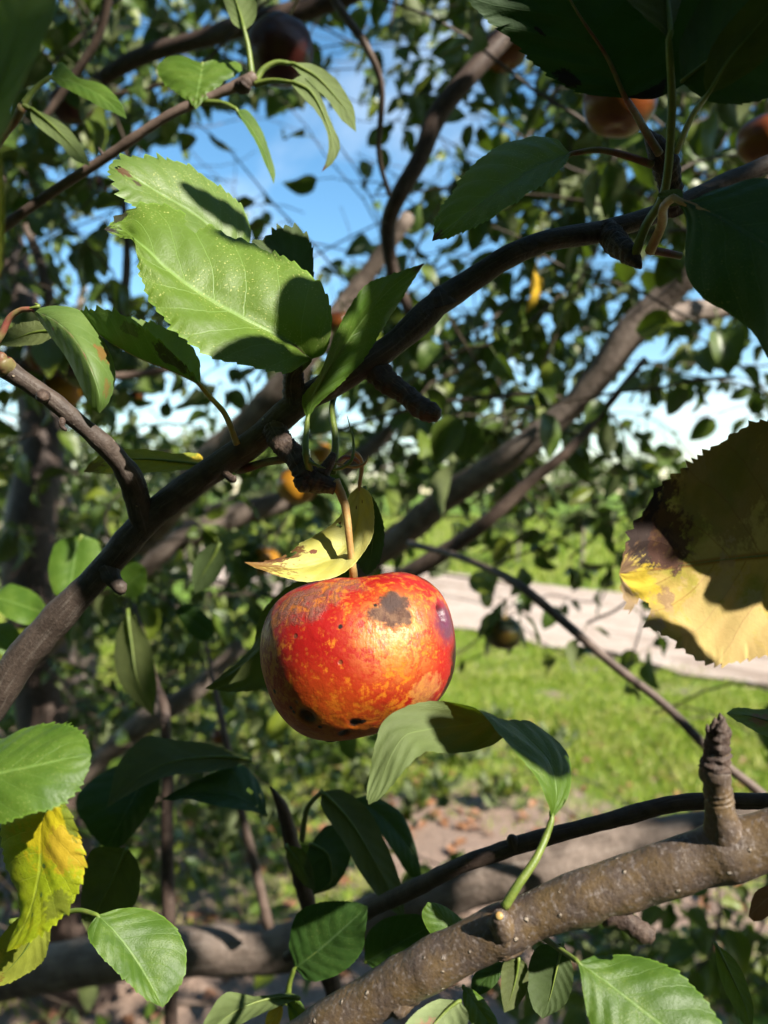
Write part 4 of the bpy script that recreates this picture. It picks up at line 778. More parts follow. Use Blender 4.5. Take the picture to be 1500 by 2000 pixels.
# blurred leaves in the middle distance, left
for (b_, t_, A_, B_, mt, sd) in [
    ((160, 1045, 62), (128, 1182, 60), [(112, 1060, 62), (95, 1110, 61), (105, 1155, 60)], [(192, 1060, 62), (192, 1115, 61), (165, 1160, 60)], 'leaf', 'top'),
    ((-20, 1165, 60), (95, 1195, 58), [(10, 1205, 58), (60, 1220, 58)], [(20, 1142, 61), (70, 1160, 60)], 'leaf', 'top'),
    ((240, 1165, 60), (285, 1110, 60), [(235, 1120, 60.5), (262, 1098, 60.5)], [(262, 1168, 60), (285, 1145, 60)], 'leaf', 'top'),
    ((-20, 1225, 62), (46, 1272, 60), [(-15, 1262, 60), (20, 1285, 60)], [(15, 1215, 62), (40, 1240, 61)], 'leaf', 'top'),
    ((250, 1190, 64), (300, 1400, 62), [(225, 1250, 64), (232, 1330, 63)], [(290, 1250, 63), (305, 1330, 62)], 'leaf_olive', 'under'),
    ((430, 1060, 60), (380, 1160, 60), [(400, 1070, 60), (375, 1110, 60)], [(440, 1095, 60), (415, 1140, 60)], 'leaf_shaded', 'under'),
    ((340, 1190, 62), (420, 1250, 62), [(360, 1225, 62), (390, 1250, 62)], [(370, 1180, 62), (410, 1210, 62)], 'leaf_shaded', 'top')]:
    md = [tuple((np.array(A_[i]) + np.array(B_[i])) / 2) for i in range(min(len(A_), len(B_)))]
    leaf(trunk, mt, b_, t_, md, A_, B_, side=sd, serr=0.2, N=40, K=9)
# stipules: thin curled threads at the fruit spur
def stipule(parent, ctrl, mat='petiole'):
    return tube_part('stipule', ctrl, M[mat], parent, n=24, seg=7, wob=0.0)
stipule(mb, [(600, 900, .296, 3), (592, 885, .294, 3.5), (605, 902, .293, 4), (636, 915, .292, 1)])
stipule(mb, [(650, 918, .296, 2), (672, 912, .293, 3.5), (688, 895, .292, 3.5), (690, 860, .292, 2.5), (684, 835, .292, 1.5), (678, 812, .292, 0.6)])
stipule(mb, [(655, 905, .294, 2), (690, 912, .292, 3), (712, 905, .291, 2.5), (720, 890, .291, 1)], 'petiole_tan')
stipule(mb, [(658, 905, .298, 3), (672, 893, .30, 4), (695, 898, .302, 4), (702, 905, .303, 3)], 'petiole_red')
stipule(mb, [(558, 897, .31, 8), (520, 903, .315, 8), (480, 915, .32, 9), (462, 918, .325, 8)], 'petiole_red')
stipule(fk, [(58, 602, .303, 2), (75, 598, .303, 4), (68, 592, .303, 1)], 'petiole')
stipule(mb, [(430, 912, .335, 3), (405, 905, .335, 2.5), (396, 906, .335, 1)], 'petiole_red')
stipule(mb, [(1330, 500, .30, 7), (1290, 492, .298, 8), (1265, 488, .296, 8)], 'petiole_red')

# ------------------------------------------------------------------ apples
def apple_geo(nu=64, nv=44, radius=0.035, squash=0.86, seed=0.0, dim=0.20):
    V = []; Fc = []
    for i in range(nv + 1):
        th_ = math.pi * i / nv
        for j in range(nu):
            ph = 2 * math.pi * j / nu
            u = np.array((math.sin(th_) * math.cos(ph), math.sin(th_) * math.sin(ph), math.cos(th_)))
            r = 1.0 + 0.05 * math.sin(th_) ** 2 * math.cos(th_) + 0.018 * math.cos(5 * ph) * math.sin(th_) + 0.05 * mnoise.noise(Vector(u * 1.3) + Vector((seed, 0, 0)))
            r *= 1 - dim * 1.5 * math.exp(-(th_ / 0.30) ** 2) - dim * 0.6 * math.exp(-((math.pi - th_) / 0.28) ** 2)
            V.append(u * r * radius * np.array((1, 1, squash)))
    for i in range(nv):
        for j in range(nu):
            k_ = (j + 1) % nu
            Fc.append((i*nu+j, (i+1)*nu+j, (i+1)*nu+k_, i*nu+k_))
    return V, Fc

def skin_mat(name, c1, c2, c3):
    k = NT(name)
    tc = k.n('ShaderNodeTexCoord').outputs['Object']
    n1 = k.noise(tc, 30, 4, 0.6, 0.3); n2 = k.noise(tc, 160, 4, 0.6)
    c = k.mix(k.mr(k.m('ADD', n1, k.m('MULTIPLY', k.m('SUBTRACT', n2, .5), .4)), 0.38, 0.62), c1, c2)
    c = k.mix(k.m('MULTIPLY', k.mr(k.noise(tc, 70, 3), 0.58, 0.68), 0.5), c, c3)
    return k.out(k.n('ShaderNodeBsdfPrincipled', {'Base Color': c, 'Roughness': 0.32, 'Specular IOR Level': 0.5}).outputs[0])
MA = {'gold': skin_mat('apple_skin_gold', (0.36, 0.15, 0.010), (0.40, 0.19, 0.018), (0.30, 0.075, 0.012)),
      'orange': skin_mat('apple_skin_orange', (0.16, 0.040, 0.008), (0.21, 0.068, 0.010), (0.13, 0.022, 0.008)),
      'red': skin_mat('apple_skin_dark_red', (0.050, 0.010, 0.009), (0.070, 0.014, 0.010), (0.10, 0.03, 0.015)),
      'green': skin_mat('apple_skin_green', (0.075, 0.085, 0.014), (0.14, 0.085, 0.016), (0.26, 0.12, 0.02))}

# the red apple: section traced in the view plane, real depth and dimple
AC = P(700, 1280, 0.30)
sil = [(511, 1280), (514, 1225), (533, 1182), (565, 1156), (618, 1136), (690, 1130), (735, 1126), (785, 1117), (830, 1129), (866, 1162), (885, 1212), (889, 1270), (881, 1325), (860, 1362), (815, 1395), (762, 1416), (700, 1434), (640, 1441), (590, 1428), (550, 1390), (522, 1335)]
sa = []
for x, y in sil:
    sa.append((math.atan2(-(y - 1280), x - 700), math.hypot(x - 700, y - 1280) * 0.30 / F))
sa.sort()
ang = np.array([s[0] for s in sa]); rad_ = np.array([s[1] for s in sa])
ang3 = np.concatenate((ang - 2*math.pi, ang, ang + 2*math.pi)); rad3 = np.concatenate((rad_, rad_, rad_))
def Rsil(p):
    return sum(np.interp(p + o_, ang3, rad3) * w_ for o_, w_ in ((-.16, .1), (-.08, .2), (0, .4), (.08, .2), (.16, .1)))
RM = rad_.mean()
def raw_apple(u):
    x, y, z = u
    rho = math.hypot(x, z); p = math.atan2(z, x)
    sm = min(1.0, rho / 0.85); sm = sm * sm * (3 - 2 * sm)
    R = RM * (1 - sm) + Rsil(p) * sm
    q = np.array((R * x, RM * 0.93 * y, R * z))
    dcos = u @ unit((-0.06, 0.34, 1.0))
    a_ = math.acos(max(-1, min(1, dcos)))
    q *= 1 - 0.26 * math.exp(-(a_ / 0.26) ** 2)
    q *= 1 + 0.010 * mnoise.noise(Vector(u * 2.6) + Vector((4, 1, 2))) + 0.0022 * mnoise.noise(Vector(u * 14))
    return q
nu, nv_ = 200, 140
AV = []; AF = []
VA = unit(AC - CAM)                                        # view-aligned axes at the apple
AX = unit(np.cross(VA, np.array((0, 0, 1.0)))); AZ = np.cross(AX, VA)
def fit_local(q): return AX * q[0] + VA * q[1] + AZ * q[2]
US = []
for i in range(nv_ + 1):
    th_ = math.pi * i / nv_
    for j in range(nu):
        ph = 2 * math.pi * j / nu
        u = np.array((math.sin(th_) * math.cos(ph), math.sin(th_) * math.sin(ph), math.cos(th_)))
        US.append(u); AV.append(fit_local(raw_apple(u)))
for i in range(nv_):
    for j in range(nu):
        k_ = (j + 1) % nu
        AF.append((i*nu+j, (i+1)*nu+j, (i+1)*nu+k_, i*nu+k_))
AV = np.array(AV)
bvh = BVHTree.FromPolygons([Vector(v) for v in AV], AF)
def on_apple(x, y):
    o_ = CAM - AC; d_ = unit(P(x, y, 1.0) - CAM)
    hit = bvh.ray_cast(Vector(o_), Vector(d_))
    if hit[0] is None:
        hit = bvh.find_nearest(Vector(P(x, y, 0.30) - AC))
    return np.array(hit[0]), np.array(hit[1])
# worm holes pressed into the flesh
for (x, y, rx, dep) in [(598, 1401, 15, 0.0035), (862, 1192, 13, 0.0040), (868, 1208, 11, 0.0030), (692, 1413, 12, 0.0012), (676, 1432, 12, 0.0014), (770, 1192, 26, 0.0008)]:
    c0, n0 = on_apple(x, y); r0 = rx * 0.29 / F
    dd = np.linalg.norm(AV - c0, axis=1)
    AV -= unit(n0) * (dep * np.exp(-(dd / (r0 * 0.75)) ** 2))[:, None]
def apple_skin():
    k = NT('apple_skin_red')
    tc = k.n('ShaderNodeTexCoord').outputs['Object']
    nb = k.noise(tc, 42, 5, 0.62, 0.5); nf = k.noise(tc, 330, 5, 0.7); nm = k.noise(tc, 120, 4, 0.6)
    # red blush over orange-yellow ground, broken into flecks
    def near(x, y, rx, soft=0.5, wob=0.0, squash=None):
        c0, _ = on_apple(x, y); r0 = rx * 0.29 / F
        v = k.n('ShaderNodeVectorMath', {0: tc, 1: tuple(c0)}, operation='SUBTRACT').outputs[0]
        if squash:   # stretch along the view-up axis
            dz = k.n('ShaderNodeVectorMath', {0: v, 1: tuple(squash[0])}, operation='DOT_PRODUCT').outputs['Value']
            sc = k.n('ShaderNodeVectorMath', {0: tuple(squash[0]), 3: k.m('MULTIPLY', dz, squash[1] - 1.0)}, operation='SCALE').outputs[0]
            v = k.n('ShaderNodeVectorMath', {0: v, 1: sc}, operation='ADD').outputs[0]
        d = k.m('DIVIDE', k.n('ShaderNodeVectorMath', {0: v}, operation='LENGTH').outputs['Value'], r0)
        if wob: d = k.m('ADD', d, k.m('ADD', k.m('MULTIPLY', k.m('SUBTRACT', nm, 0.5), wob), k.m('MULTIPLY', k.m('SUBTRACT', nf, 0.5), wob * 1.1)))
        return k.mr(d, 1.0 + soft, 1.0 - soft)
    red = k.m('ADD', nb, k.m('ADD', k.m('MULTIPLY', k.m('SUBTRACT', nf, 0.5), 1.5), k.m('MULTIPLY', k.m('SUBTRACT', nm, 0.5), 0.5)))
    bias = k.m('ADD', k.m('MULTIPLY', near(660, 1215, 105, 0.7), 0.10), k.m('MULTIPLY', near(600, 1290, 95, 0.7), 0.05))
    bias = k.m('ADD', bias, k.m('MULTIPLY', near(860, 1290, 70, 0.7), 0.20))
    bias = k.m('ADD', bias, k.m('MULTIPLY', near(690, 1330, 90, 0.7), 0.10))
    bias = k.m('SUBTRACT', bias, k.m('MULTIPLY', near(775, 1245, 80, 0.7), 0.16))
    bias = k.m('SUBTRACT', bias, k.m('MULTIPLY', near(620, 1425, 90, 0.7), 0.10))
    ax_ = fit_local(unit((-0.06, 0.34, 1.0))); a1 = unit(np.cross(ax_, (0, 1, 0.2))); a2 = np.cross(ax_, a1)
    dt = lambda v_: k.n('ShaderNodeVectorMath', {0: tc, 1: tuple(v_)}, operation='DOT_PRODUCT').outputs['Value']
    lon = k.m('ARCTAN2', dt(a1), dt(a2))
    stv = k.n('ShaderNodeCombineXYZ', {0: k.m('MULTIPLY', lon, 9.0), 1: k.m('MULTIPLY', dt(ax_), 45.0), 2: 0.0}).outputs[0]
    streak = k.noise(stv, 2.2, 5, 0.65, 0.6)
    red = k.m('ADD', red, k.m('MULTIPLY', k.m('SUBTRACT', streak, 0.5), 0.38))
    red = k.m('ADD', red, bias)
    c = k.mix(k.mr(red, 0.30, 0.56), (0.52, 0.150, 0.010), (0.30, 0.006, 0.004))
    c = k.mix(k.m('MULTIPLY', near(778, 1238, 72, 0.8), k.mr(nf, 0.42, 0.58, 0.05, 0.8)), c, (0.55, 0.27, 0.04))  # yellow flecks painted into the zone of the sun's highlight
    c = k.mix(k.m('MULTIPLY', near(640, 1430, 110, 0.6), 0.6), c, (0.46, 0.095, 0.005))
    # pale freckles with an orange ring
    vo = k.n('ShaderNodeTexVoronoi', {'Vector': tc, 'Scale': 560.0}, feature='F1')
    keep = k.m('GREATER_THAN', k.n('ShaderNodeSeparateXYZ', {0: vo.outputs['Color']}).outputs[0], 0.62)
    fr = k.m('MULTIPLY', k.mr(vo.outputs['Distance'], 0.42, 0.25), keep)
    c = k.mix(k.m('MULTIPLY', fr, k.mr(nb, 0.3, 0.7, 0.05, 0.3)), c, (0.52, 0.18, 0.02))
    # dark nicks
    vo2 = k.n('ShaderNodeTexVoronoi', {'Vector': tc, 'Scale': 130.0}, feature='F1')
    keep2 = k.m('GREATER_THAN', k.n('ShaderNodeSeparateXYZ', {0: vo2.outputs['Color']}).outputs[1], 0.72)
    nick = k.m('MULTIPLY', k.mr(vo2.outputs['Distance'], 0.15, 0.08), keep2)
    c = k.mix(k.m('MULTIPLY', nick, 0.8), c, (0.16, 0.05, 0.02))
    # russet and scab
    rus = (0.115, 0.062, 0.042); dark = (0.045, 0.024, 0.020)
    sc_ = near(572, 1180, 40, 0.4, 3.4)
    for args in ((622, 1162, 42, 0.4, 3.4), (548, 1205, 28, 0.4, 3.0), (530, 1190, 26, .4, 2.6), (685, 1140, 34, 0.5, 3.0), (620, 1190, 22, 0.4, 3.0)):
        sc_ = k.m('MAXIMUM', sc_, k.m('MULTIPLY', near(*args), 0.85))
    sc_ = k.m('MULTIPLY', sc_, k.mr(k.m('ADD', k.m('MULTIPLY', streak, 0.4), k.m('MULTIPLY', nf, 0.6)), 0.40, 0.56, 0.35, 1.0))
    c = k.mix(k.m('MULTIPLY', sc_, 0.88), c, k.mix(k.mr(nf, 0.40, 0.60), (0.05, 0.026, 0.02), (0.16, 0.08, 0.05)))
    s2 = near(770, 1188, 34, 0.25, 1.6)
    for args in ((740, 1198, 22, 0.4, 1.8), (790, 1200, 20, 0.3, 1.6), (768, 1166, 16, 0.3, 1.2)):
        s2 = k.m('MAXIMUM', s2, near(*args))
    c = k.mix(k.m('MULTIPLY', s2, 0.92), c, k.mix(k.mr(nf, 0.38, 0.62), (0.030, 0.016, 0.012), (0.105, 0.058, 0.038)))
    c = k.mix(k.m('MULTIPLY', near(765, 1175, 20, 0.5, 1.0), 0.9), c, dark)
    c = k.mix(k.m('MULTIPLY', near(872, 1215, 40, 0.5, 1.0), 0.85), c, (0.07, 0.028, 0.06))
    c = k.mix(k.m('MULTIPLY', near(835, 1350, 34, 0.4, 2.4), 0.6), c, (0.40, 0.19, 0.06))
    c = k.mix(k.m('MULTIPLY', near(815, 1130, 40, 0.5, 1.2), 0.5), c, (0.30, 0.02, 0.015))
    hole = near(598, 1401, 17, 0.35, 0.5)
    for args in ((862, 1192, 12, 0.4, 0.4), (868, 1208, 9, 0.4, 0.4), (692, 1413, 11, 0.4, 1.6), (672, 1433, 11, 0.4, 1.4), (706, 1410, 7, .4, 1.4), (568, 1382, 6, .4, 2.0), (574, 1390, 5, .4, 2.0), (625, 1420, 4, .4, 1.5), (536, 1350, 4, .4, 2.0), (733, 1182, 4, .4, 1.0), (665, 1224, 4, .4, 1.5)):
        hole = k.m('MAXIMUM', hole, near(*args))
    c = k.mix(hole, c, (0.016, 0.008, 0.006))
    rough = k.m('ADD', 0.38, k.m('ADD', k.m('MULTIPLY', k.m('MAXIMUM', sc_, s2), 0.35), k.m('MULTIPLY', nf, 0.12)))
    # fine wrinkles under the scab
    wv = k.noise(k.n('ShaderNodeVectorMath', {0: tc, 1: (420, 420, 60)}, operation='MULTIPLY').outputs[0], 1.0, 3, 0.6)
    h = k.m('ADD', k.m('ADD', k.m('MULTIPLY', nf, 0.7), k.m('MULTIPLY', k.m('MULTIPLY', wv, near(775, 1230, 75, 0.6)), 1.0)), k.m('MULTIPLY', k.m('MULTIPLY', k.m('MAXIMUM', sc_, s2), nf), 1.6))
    h = k.m('SUBTRACT', h, k.m('MULTIPLY', nick, 0.5))
    bp = k.n('ShaderNodeBump', {'Strength': 0.7, 'Distance': 0.0006, 'Height': h}).outputs[0]
    pr = k.n('ShaderNodeBsdfPrincipled', {'Base Color': c, 'Roughness': rough, 'Specular IOR Level': 0.5, 'Normal': bp, 'Subsurface Weight': 0.0})
    return k.out(pr.outputs[0])
ap = new_obj('apple', make_mesh('apple', AV, AF, [apple_skin()]), None, AC)
tag(ap, 'red and orange apple with scabs and worm holes hanging in the sun', 'apple')
tube_part('stalk', [(652, 940, .30, 12), (666, 965, .30, 9), (676, 1000, .30, 8), (683, 1060, .30, 7), (690, 1120, .302, 8), (693, 1150, .306, 9)], M['petiole_tan'], ap, n=50, seg=12, wob=0.12, wfreq=300)
hd, hn = on_apple(635, 1432)
v2, f2 = apple_geo(14, 8, 0.003, 0.5, 3.0, 0.3)
calyx = new_obj('calyx', make_mesh('calyx', v2, f2, [M['bark_spur']]), ap, AC + fit_local(np.array((-0.010, 0.004, -0.0295))))

# other apples in the tree: (x, y, diameter px, depth, kind, squash, label)
others = [
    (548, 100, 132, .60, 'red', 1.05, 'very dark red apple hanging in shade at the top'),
    (985, 98, 92, .92, 'orange', .9, 'orange apple behind the top of the dark curved branch'),
    (1208, 205, 140, .56, 'orange', .85, 'orange apple half hidden by the big dark leaf'),
    (1495, 275, 110, .62, 'orange', .9, 'rust-coloured apple cut off by the right edge'),
    (582, 948, 84, 1.0, 'gold', .95, 'golden apple in the leaves just behind the fruit spur'),
    (625, 884, 46, 1.5, 'gold', .9, 'small golden apple showing above the fruit spur'),
    (92, 698, 92, 1.0, 'orange', .8, 'orange apple behind the drooping leaf with rusty spots'),
    (122, 762, 78, 1.05, 'gold', 1.0, 'yellow apple just above the side shoot at the left'),
    (268, 773, 30, 2.2, 'orange', .9, 'tiny far orange apple between folded leaf and side shoot'),
    (512, 1092, 66, 1.15, 'gold', .9, 'golden apple behind the tip of the yellow leaf'),
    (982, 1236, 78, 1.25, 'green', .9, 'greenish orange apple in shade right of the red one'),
    (430, 1438, 34, 1.9, 'orange', 1.0, 'far orange apple low in the foliage under the grey-green leaf'),
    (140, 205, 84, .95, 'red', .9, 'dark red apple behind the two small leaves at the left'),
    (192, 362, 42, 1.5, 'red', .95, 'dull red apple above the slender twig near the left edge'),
    (664, 632, 54, 1.1, 'orange', .9, 'orange apple between the large pale leaf and the narrow one')]
AM = {}; APPLES = []
for i, (x, y, dpx, d, kd, sq, lab) in enumerate(others):
    c0 = P(x, y, d); r0 = dpx / 2 * d / F
    key = (kd, i % 3)
    if key not in AM:
        v2, f2 = apple_geo(40, 26, 1.0, 0.95, i * 3.3)
        # skins use object space in metres, so the mesh keeps real size
        AM[key] = (np.array(v2), f2)
    v2, f2 = AM[key]
    o = new_obj('apple', make_mesh('apple', v2 * np.array((r0, r0, r0 * sq)), f2, [MA[kd]]), None, c0)
    o.rotation_euler = (rng.uniform(-.25, .25), rng.uniform(-.25, .25), rng.uniform(0, 6))
    tag(o, lab, 'apple', 'apples hanging in the trees')
    APPLES.append((c0, r0, sq))
    tp3 = catmull(np.array([(0, 0, r0 * sq * 0.62, r0 * .07), (r0 * .05, 0, r0 * sq * 1.05, r0 * .05), (r0 * .3, 0.0, r0 * sq * 1.9, r0 * .06)]), 10)
    vv, ff, uu = tube_geo(tp3[:, :3], tp3[:, 3], 8, 0.05)
    st = bpy.data.objects.new('stalk', make_mesh('stalk', vv, ff, [M['petiole_tan']], uvs=uu)); col.objects.link(st); st.parent = o

# ------------------------------------------------------------------ light and shade: which spots the sun reaches
E1 = unit(np.cross(SUN, (0, 0, 1.0))); E2 = np.cross(SUN, E1)
def sh2(p): return np.array((p @ E1, p @ E2)), p @ SUN
def poly_pts(poly, d, step=26):
    poly = np.array(poly, float); out = []
    x0, y0 = poly.min(0); x1, y1 = poly.max(0)
    n = len(poly)
    for y in np.arange(y0, y1 + 1, step):
        for x in np.arange(x0, x1 + 1, step):
            ins = False; j = n - 1
            for i in range(n):
                xi, yi = poly[i]; xj, yj = poly[j]
                if (yi > y) != (yj > y) and x < (xj - xi) * (y - yi) / (yj - yi) + xi: ins = not ins
                j = i
            if ins: out.append(P(x, y, d))
    return out
LIT = []
LIT_POLYS = [
    ([(560, 1175), (700, 1160), (840, 1150), (885, 1230), (870, 1340), (760, 1410), (620, 1430), (530, 1350), (520, 1250)], .28),
    ([(285, 440), (400, 470), (470, 500), (450, 560), (480, 640), (380, 670), (310, 570)], .285),
    ([(560, 640), (630, 600), (640, 660), (610, 690), (560, 660)], .29),
    ([(280, 318), (380, 345), (430, 372), (300, 368)], .32), ([(400, 440), (480, 430), (480, 465), (430, 455)], .33),
    ([(80, 605), (170, 615), (215, 700), (215, 760), (160, 720)], .295),
    ([(200, 650), (330, 700), (360, 735), (270, 695)], .295),
    ([(545, 790), (600, 760), (600, 810), (555, 850)], .31),
    ([(80, 765), (180, 830), (260, 910), (275, 970), (240, 940), (150, 850)], .315),
    ([(0, 1330), (60, 1250), (80, 1270), (10, 1380)], .34),
    ([(560, 1085), (690, 1040), (720, 1040), (690, 1100), (600, 1125)], .30), ([(675, 1030), (700, 1030), (700, 1130), (685, 1130)], .30),
    ([(1225, 1150), (1300, 1150), (1400, 1200), (1500, 1230), (1500, 1280), (1390, 1290), (1280, 1220)], .238),
    ([(1070, 1540), (1110, 1545), (1080, 1620), (1000, 1770), (980, 1770), (1060, 1620)], .25),
    ([(735, 1400), (770, 1390), (765, 1440), (730, 1460)], .25),
    ([(650, 1990), (860, 1860), (1000, 1790), (1200, 1710), (1370, 1660), (1400, 1700), (1200, 1770), (1000, 1850), (700, 1990)], .235),
    ([(1385, 1510), (1425, 1510), (1430, 1650), (1385, 1650)], .225),
    ([(0, 1440), (120, 1420), (170, 1450), (150, 1510), (0, 1530)], .225),
    ([(110, 1600), (150, 1650), (155, 1720), (60, 1830), (30, 1840), (90, 1720)], .243),
    ([(190, 1810), (240, 1810), (310, 1900), (330, 1940), (270, 1930), (200, 1860)], .275),
    ([(1200, 1890), (1290, 1890), (1380, 1980), (1300, 2000), (1220, 1950)], .24),
    ([(330, 150), (460, 130), (440, 165), (385, 205)], .43), ([(580, 130), (680, 200), (660, 330), (640, 240)], .42),
    ([(1160, 760), (1200, 660), (1290, 560), (1320, 590), (1230, 690), (1180, 770)], 1.17), ([(950, 920), (1010, 870), (1030, 890), (970, 935)], 1.3), ([(330, 1010), (400, 890), (430, 910), (360, 1030)], 1.55), ([(420, 1800), (465, 1800), (465, 1890), (420, 1890)], 1.0),
    ([(950, 1700), (1150, 1640), (1170, 1680), (980, 1740)], .88), ([(1450, 370), (1500, 310), (1500, 350), (1460, 400)], 1.1)]
LIT += [AC + on_apple(x, y)[0] for x in range(525, 885, 24) for y in range(1165, 1425, 24) if bvh.ray_cast(Vector(CAM - AC), Vector(unit(P(x, y, 1.0) - CAM)))[0] is not None]
for poly, d in LIT_POLYS[1:]:
    LIT += poly_pts(poly, d, 20)
LIT2 = np.array([np.append(*[(a_, [b_]) for a_, b_ in (sh2(p),)][0]) for p in LIT])
LB = (LIT2[:, 0].min(), LIT2[:, 0].max(), LIT2[:, 1].min(), LIT2[:, 1].max())
def blocks_lit(c, r):
    s, h = sh2(np.asarray(c))
    if s[0] < LB[0] - r or s[0] > LB[1] + r or s[1] < LB[2] - r or s[1] > LB[3] + r: return False
    return bool(np.any((np.abs(LIT2[:, 0] - s[0]) < r) & (np.abs(LIT2[:, 1] - s[1]) < r) & (LIT2[:, 2] < h)))
def blade_blocks(m, r=0.36):
    L = np.linalg.norm(m[:3, 1])
    return any(blocks_lit(m[:3, 3] + m[:3, 1] * t, L * r) for t in (0.15, 0.65, 0.92, 1.25))
def in_frame(p, mg=60):
    q = project(p)
    return q is not None and q[2] > 0.02 and -mg < q[0] < 1500 + mg and -mg < q[1] < 2000 + mg

# ------------------------------------------------------------------ leaf templates for the many leaves
def leaf_template(seed, nl=7, K=5, with_stalk=True):
    r = random.Random(seed)
    curl = r.uniform(-0.9, -0.1); fold = r.uniform(0.15, 0.7); wid = r.uniform(0.27, 0.36); twist = r.uniform(-.5, .5)
    V = []; U = []; Fc = []
    y = z = 0.0; ang_ = 0.0
    for i in range(nl):
        t = i / (nl - 1)
        w = wid * (math.sin(math.pi * min(1, t ** 0.8 * 0.98 + 0.01)) ** 0.75) if 0 < i < nl - 1 else 0.012
        if i: ang_ = curl * t; y += math.cos(ang_) / (nl - 1); z += math.sin(ang_) / (nl - 1)
        for j in range(K):
            u = 2 * j / (K - 1) - 1
            a = twist * t
            x_ = u * w; h_ = abs(u) * w * math.sin(fold) + 0.03 * math.sin(t * 9 + u * 3 + seed)
            if w < 0.02: h_ = 0
            V.append((x_ * math.cos(a) - h_ * math.sin(a), y, z + x_ * math.sin(a) + h_ * math.cos(a))); U.append((j / (K - 1), t))
    for i in range(nl - 1):
        for j in range(K - 1):
            Fc.append((i*K+j, i*K+j+1, (i+1)*K+j+1, (i+1)*K+j))
    if with_stalk:
        b = len(V)
        for yy, zz, rr in ((-0.42, 0.10, 0.018), (-0.2, 0.06, 0.014), (0.02, 0.0, 0.012)):
            for a in (0, 2.1, 4.2): V.append((rr * math.cos(a), yy, zz + rr * math.sin(a))); U.append((0.5, 0.5))
        for i in range(2):
            for j in range(3):
                k_ = (j + 1) % 3
                Fc.append((b+i*3+j, b+i*3+k_, b+(i+1)*3+k_, b+(i+1)*3+j))
    V = np.array(V)
    if with_stalk: V = V + np.array((0, 0.42, -0.10))
    return V, Fc, U
TEMPL = [leaf_template(i) for i in range(10)]
TEMPL_LOW = [leaf_template(i + 50, 4, 3, False) for i in range(6)]
TMESH = [make_mesh('leaf', t[0], t[1], [M['leaf_back']], uvs=t[2]) for t in TEMPL]
TMESH_GOLD = [make_mesh('leaf', t[0], t[1], [M['leaf_back_gold']], uvs=t[2]) for t in TEMPL[:3]]

def leaf_matrix(base, dirv, nrm, L):
    a, b, c = (float(v) for v in dirv); n = math.sqrt(a*a + b*b + c*c); a, b, c = a/n, b/n, c/n
    p, q, r = (float(v) for v in nrm); d = p*a + q*b + r*c; p, q, r = p - d*a, q - d*b, r - d*c
    n = math.sqrt(p*p + q*q + r*r) + 1e-12; p, q, r = p/n, q/n, r/n
    return np.array(((( b*r - c*q)*L, a*L, p*L, base[0]), ((c*p - a*r)*L, b*L, q*L, base[1]), ((a*q - b*p)*L, c*L, r*L, base[2]), (0, 0, 0, 1.0)))

def join_leaves(name, mats4, parent, origin, mat, templ, label=None):
    """all the leaves that nobody could pick apart, as one mesh"""
    VV = []; LOOP = []; ST = []; TOT = []; UV = []; RN = []; base = 0; lc = 0
    rr = np.random.default_rng(4)
    pre = []
    for t in templ:
        fl = []; st = []; tot = []
        for f in t[1]: st.append(len(fl)); fl += list(f); tot.append(len(f))
        pre.append((np.column_stack((t[0], np.ones(len(t[0])))), np.array(fl), np.array(st), np.array(tot), np.array(t[2])))
    for i, m in enumerate(mats4):
        v, fl, st, tot, uv = pre[i % len(templ)]
        VV.append((v @ m.T)[:, :3] - origin); LOOP.append(fl + base); ST.append(st + lc); UV.append(uv[fl])
        RN.append(np.full(len(v), rr.random())); base += len(v); lc += len(fl)
    VV = np.concatenate(VV); LOOP = np.concatenate(LOOP); ST = np.concatenate(ST); UV = np.concatenate(UV); RN = np.concatenate(RN)
    me = bpy.data.meshes.new(name)
    me.vertices.add(len(VV)); me.vertices.foreach_set('co', VV.astype(np.float32).ravel())
    me.loops.add(len(LOOP)); me.loops.foreach_set('vertex_index', LOOP.astype(np.int32))
    me.polygons.add(len(ST)); me.polygons.foreach_set('loop_start', ST.astype(np.int32))
    me.update(calc_edges=True)
    ul = me.uv_layers.new(name='UVMap'); ul.data.foreach_set('uv', UV.astype(np.float32).ravel())
    a = me.attributes.new('rnd', 'FLOAT', 'POINT'); a.data.foreach_set('value', RN.astype(np.float32))
    me.polygons.foreach_set('use_smooth', np.ones(len(me.polygons), bool))
    me.materials.append(mat)
    o = new_obj(name, me, parent, origin)
    o['kind'] = 'stuff'
    if label: o['label'] = label
    return o

# how thickly the foliage closes each 100 px square of the photograph (0 open .. 9 closed)
DENS = """
887655356679999
887657345569999
877421024478888
864211024889998
753211024678885
454322344667567
776544578887667
776533578875453
776632457875321
988765668665631
998887752444420
888887421224300
888886420112200
888876411000200
888876421000000
777654311000000
666543311000111
555433321001333
444333322123456
333333322234666
""".split()
# leaves stay off the open sky and the sunny track
def tau(x, y):
    c, r = int(x // 100), int(y // 100)
    if not (0 <= c < 15 and 0 <= r < 20): return 1.2 if r < 10 else 0.5
    d = int(DENS[r][c]) / 10.0
    return -math.log(1 - min(d, .93)) * 1.55

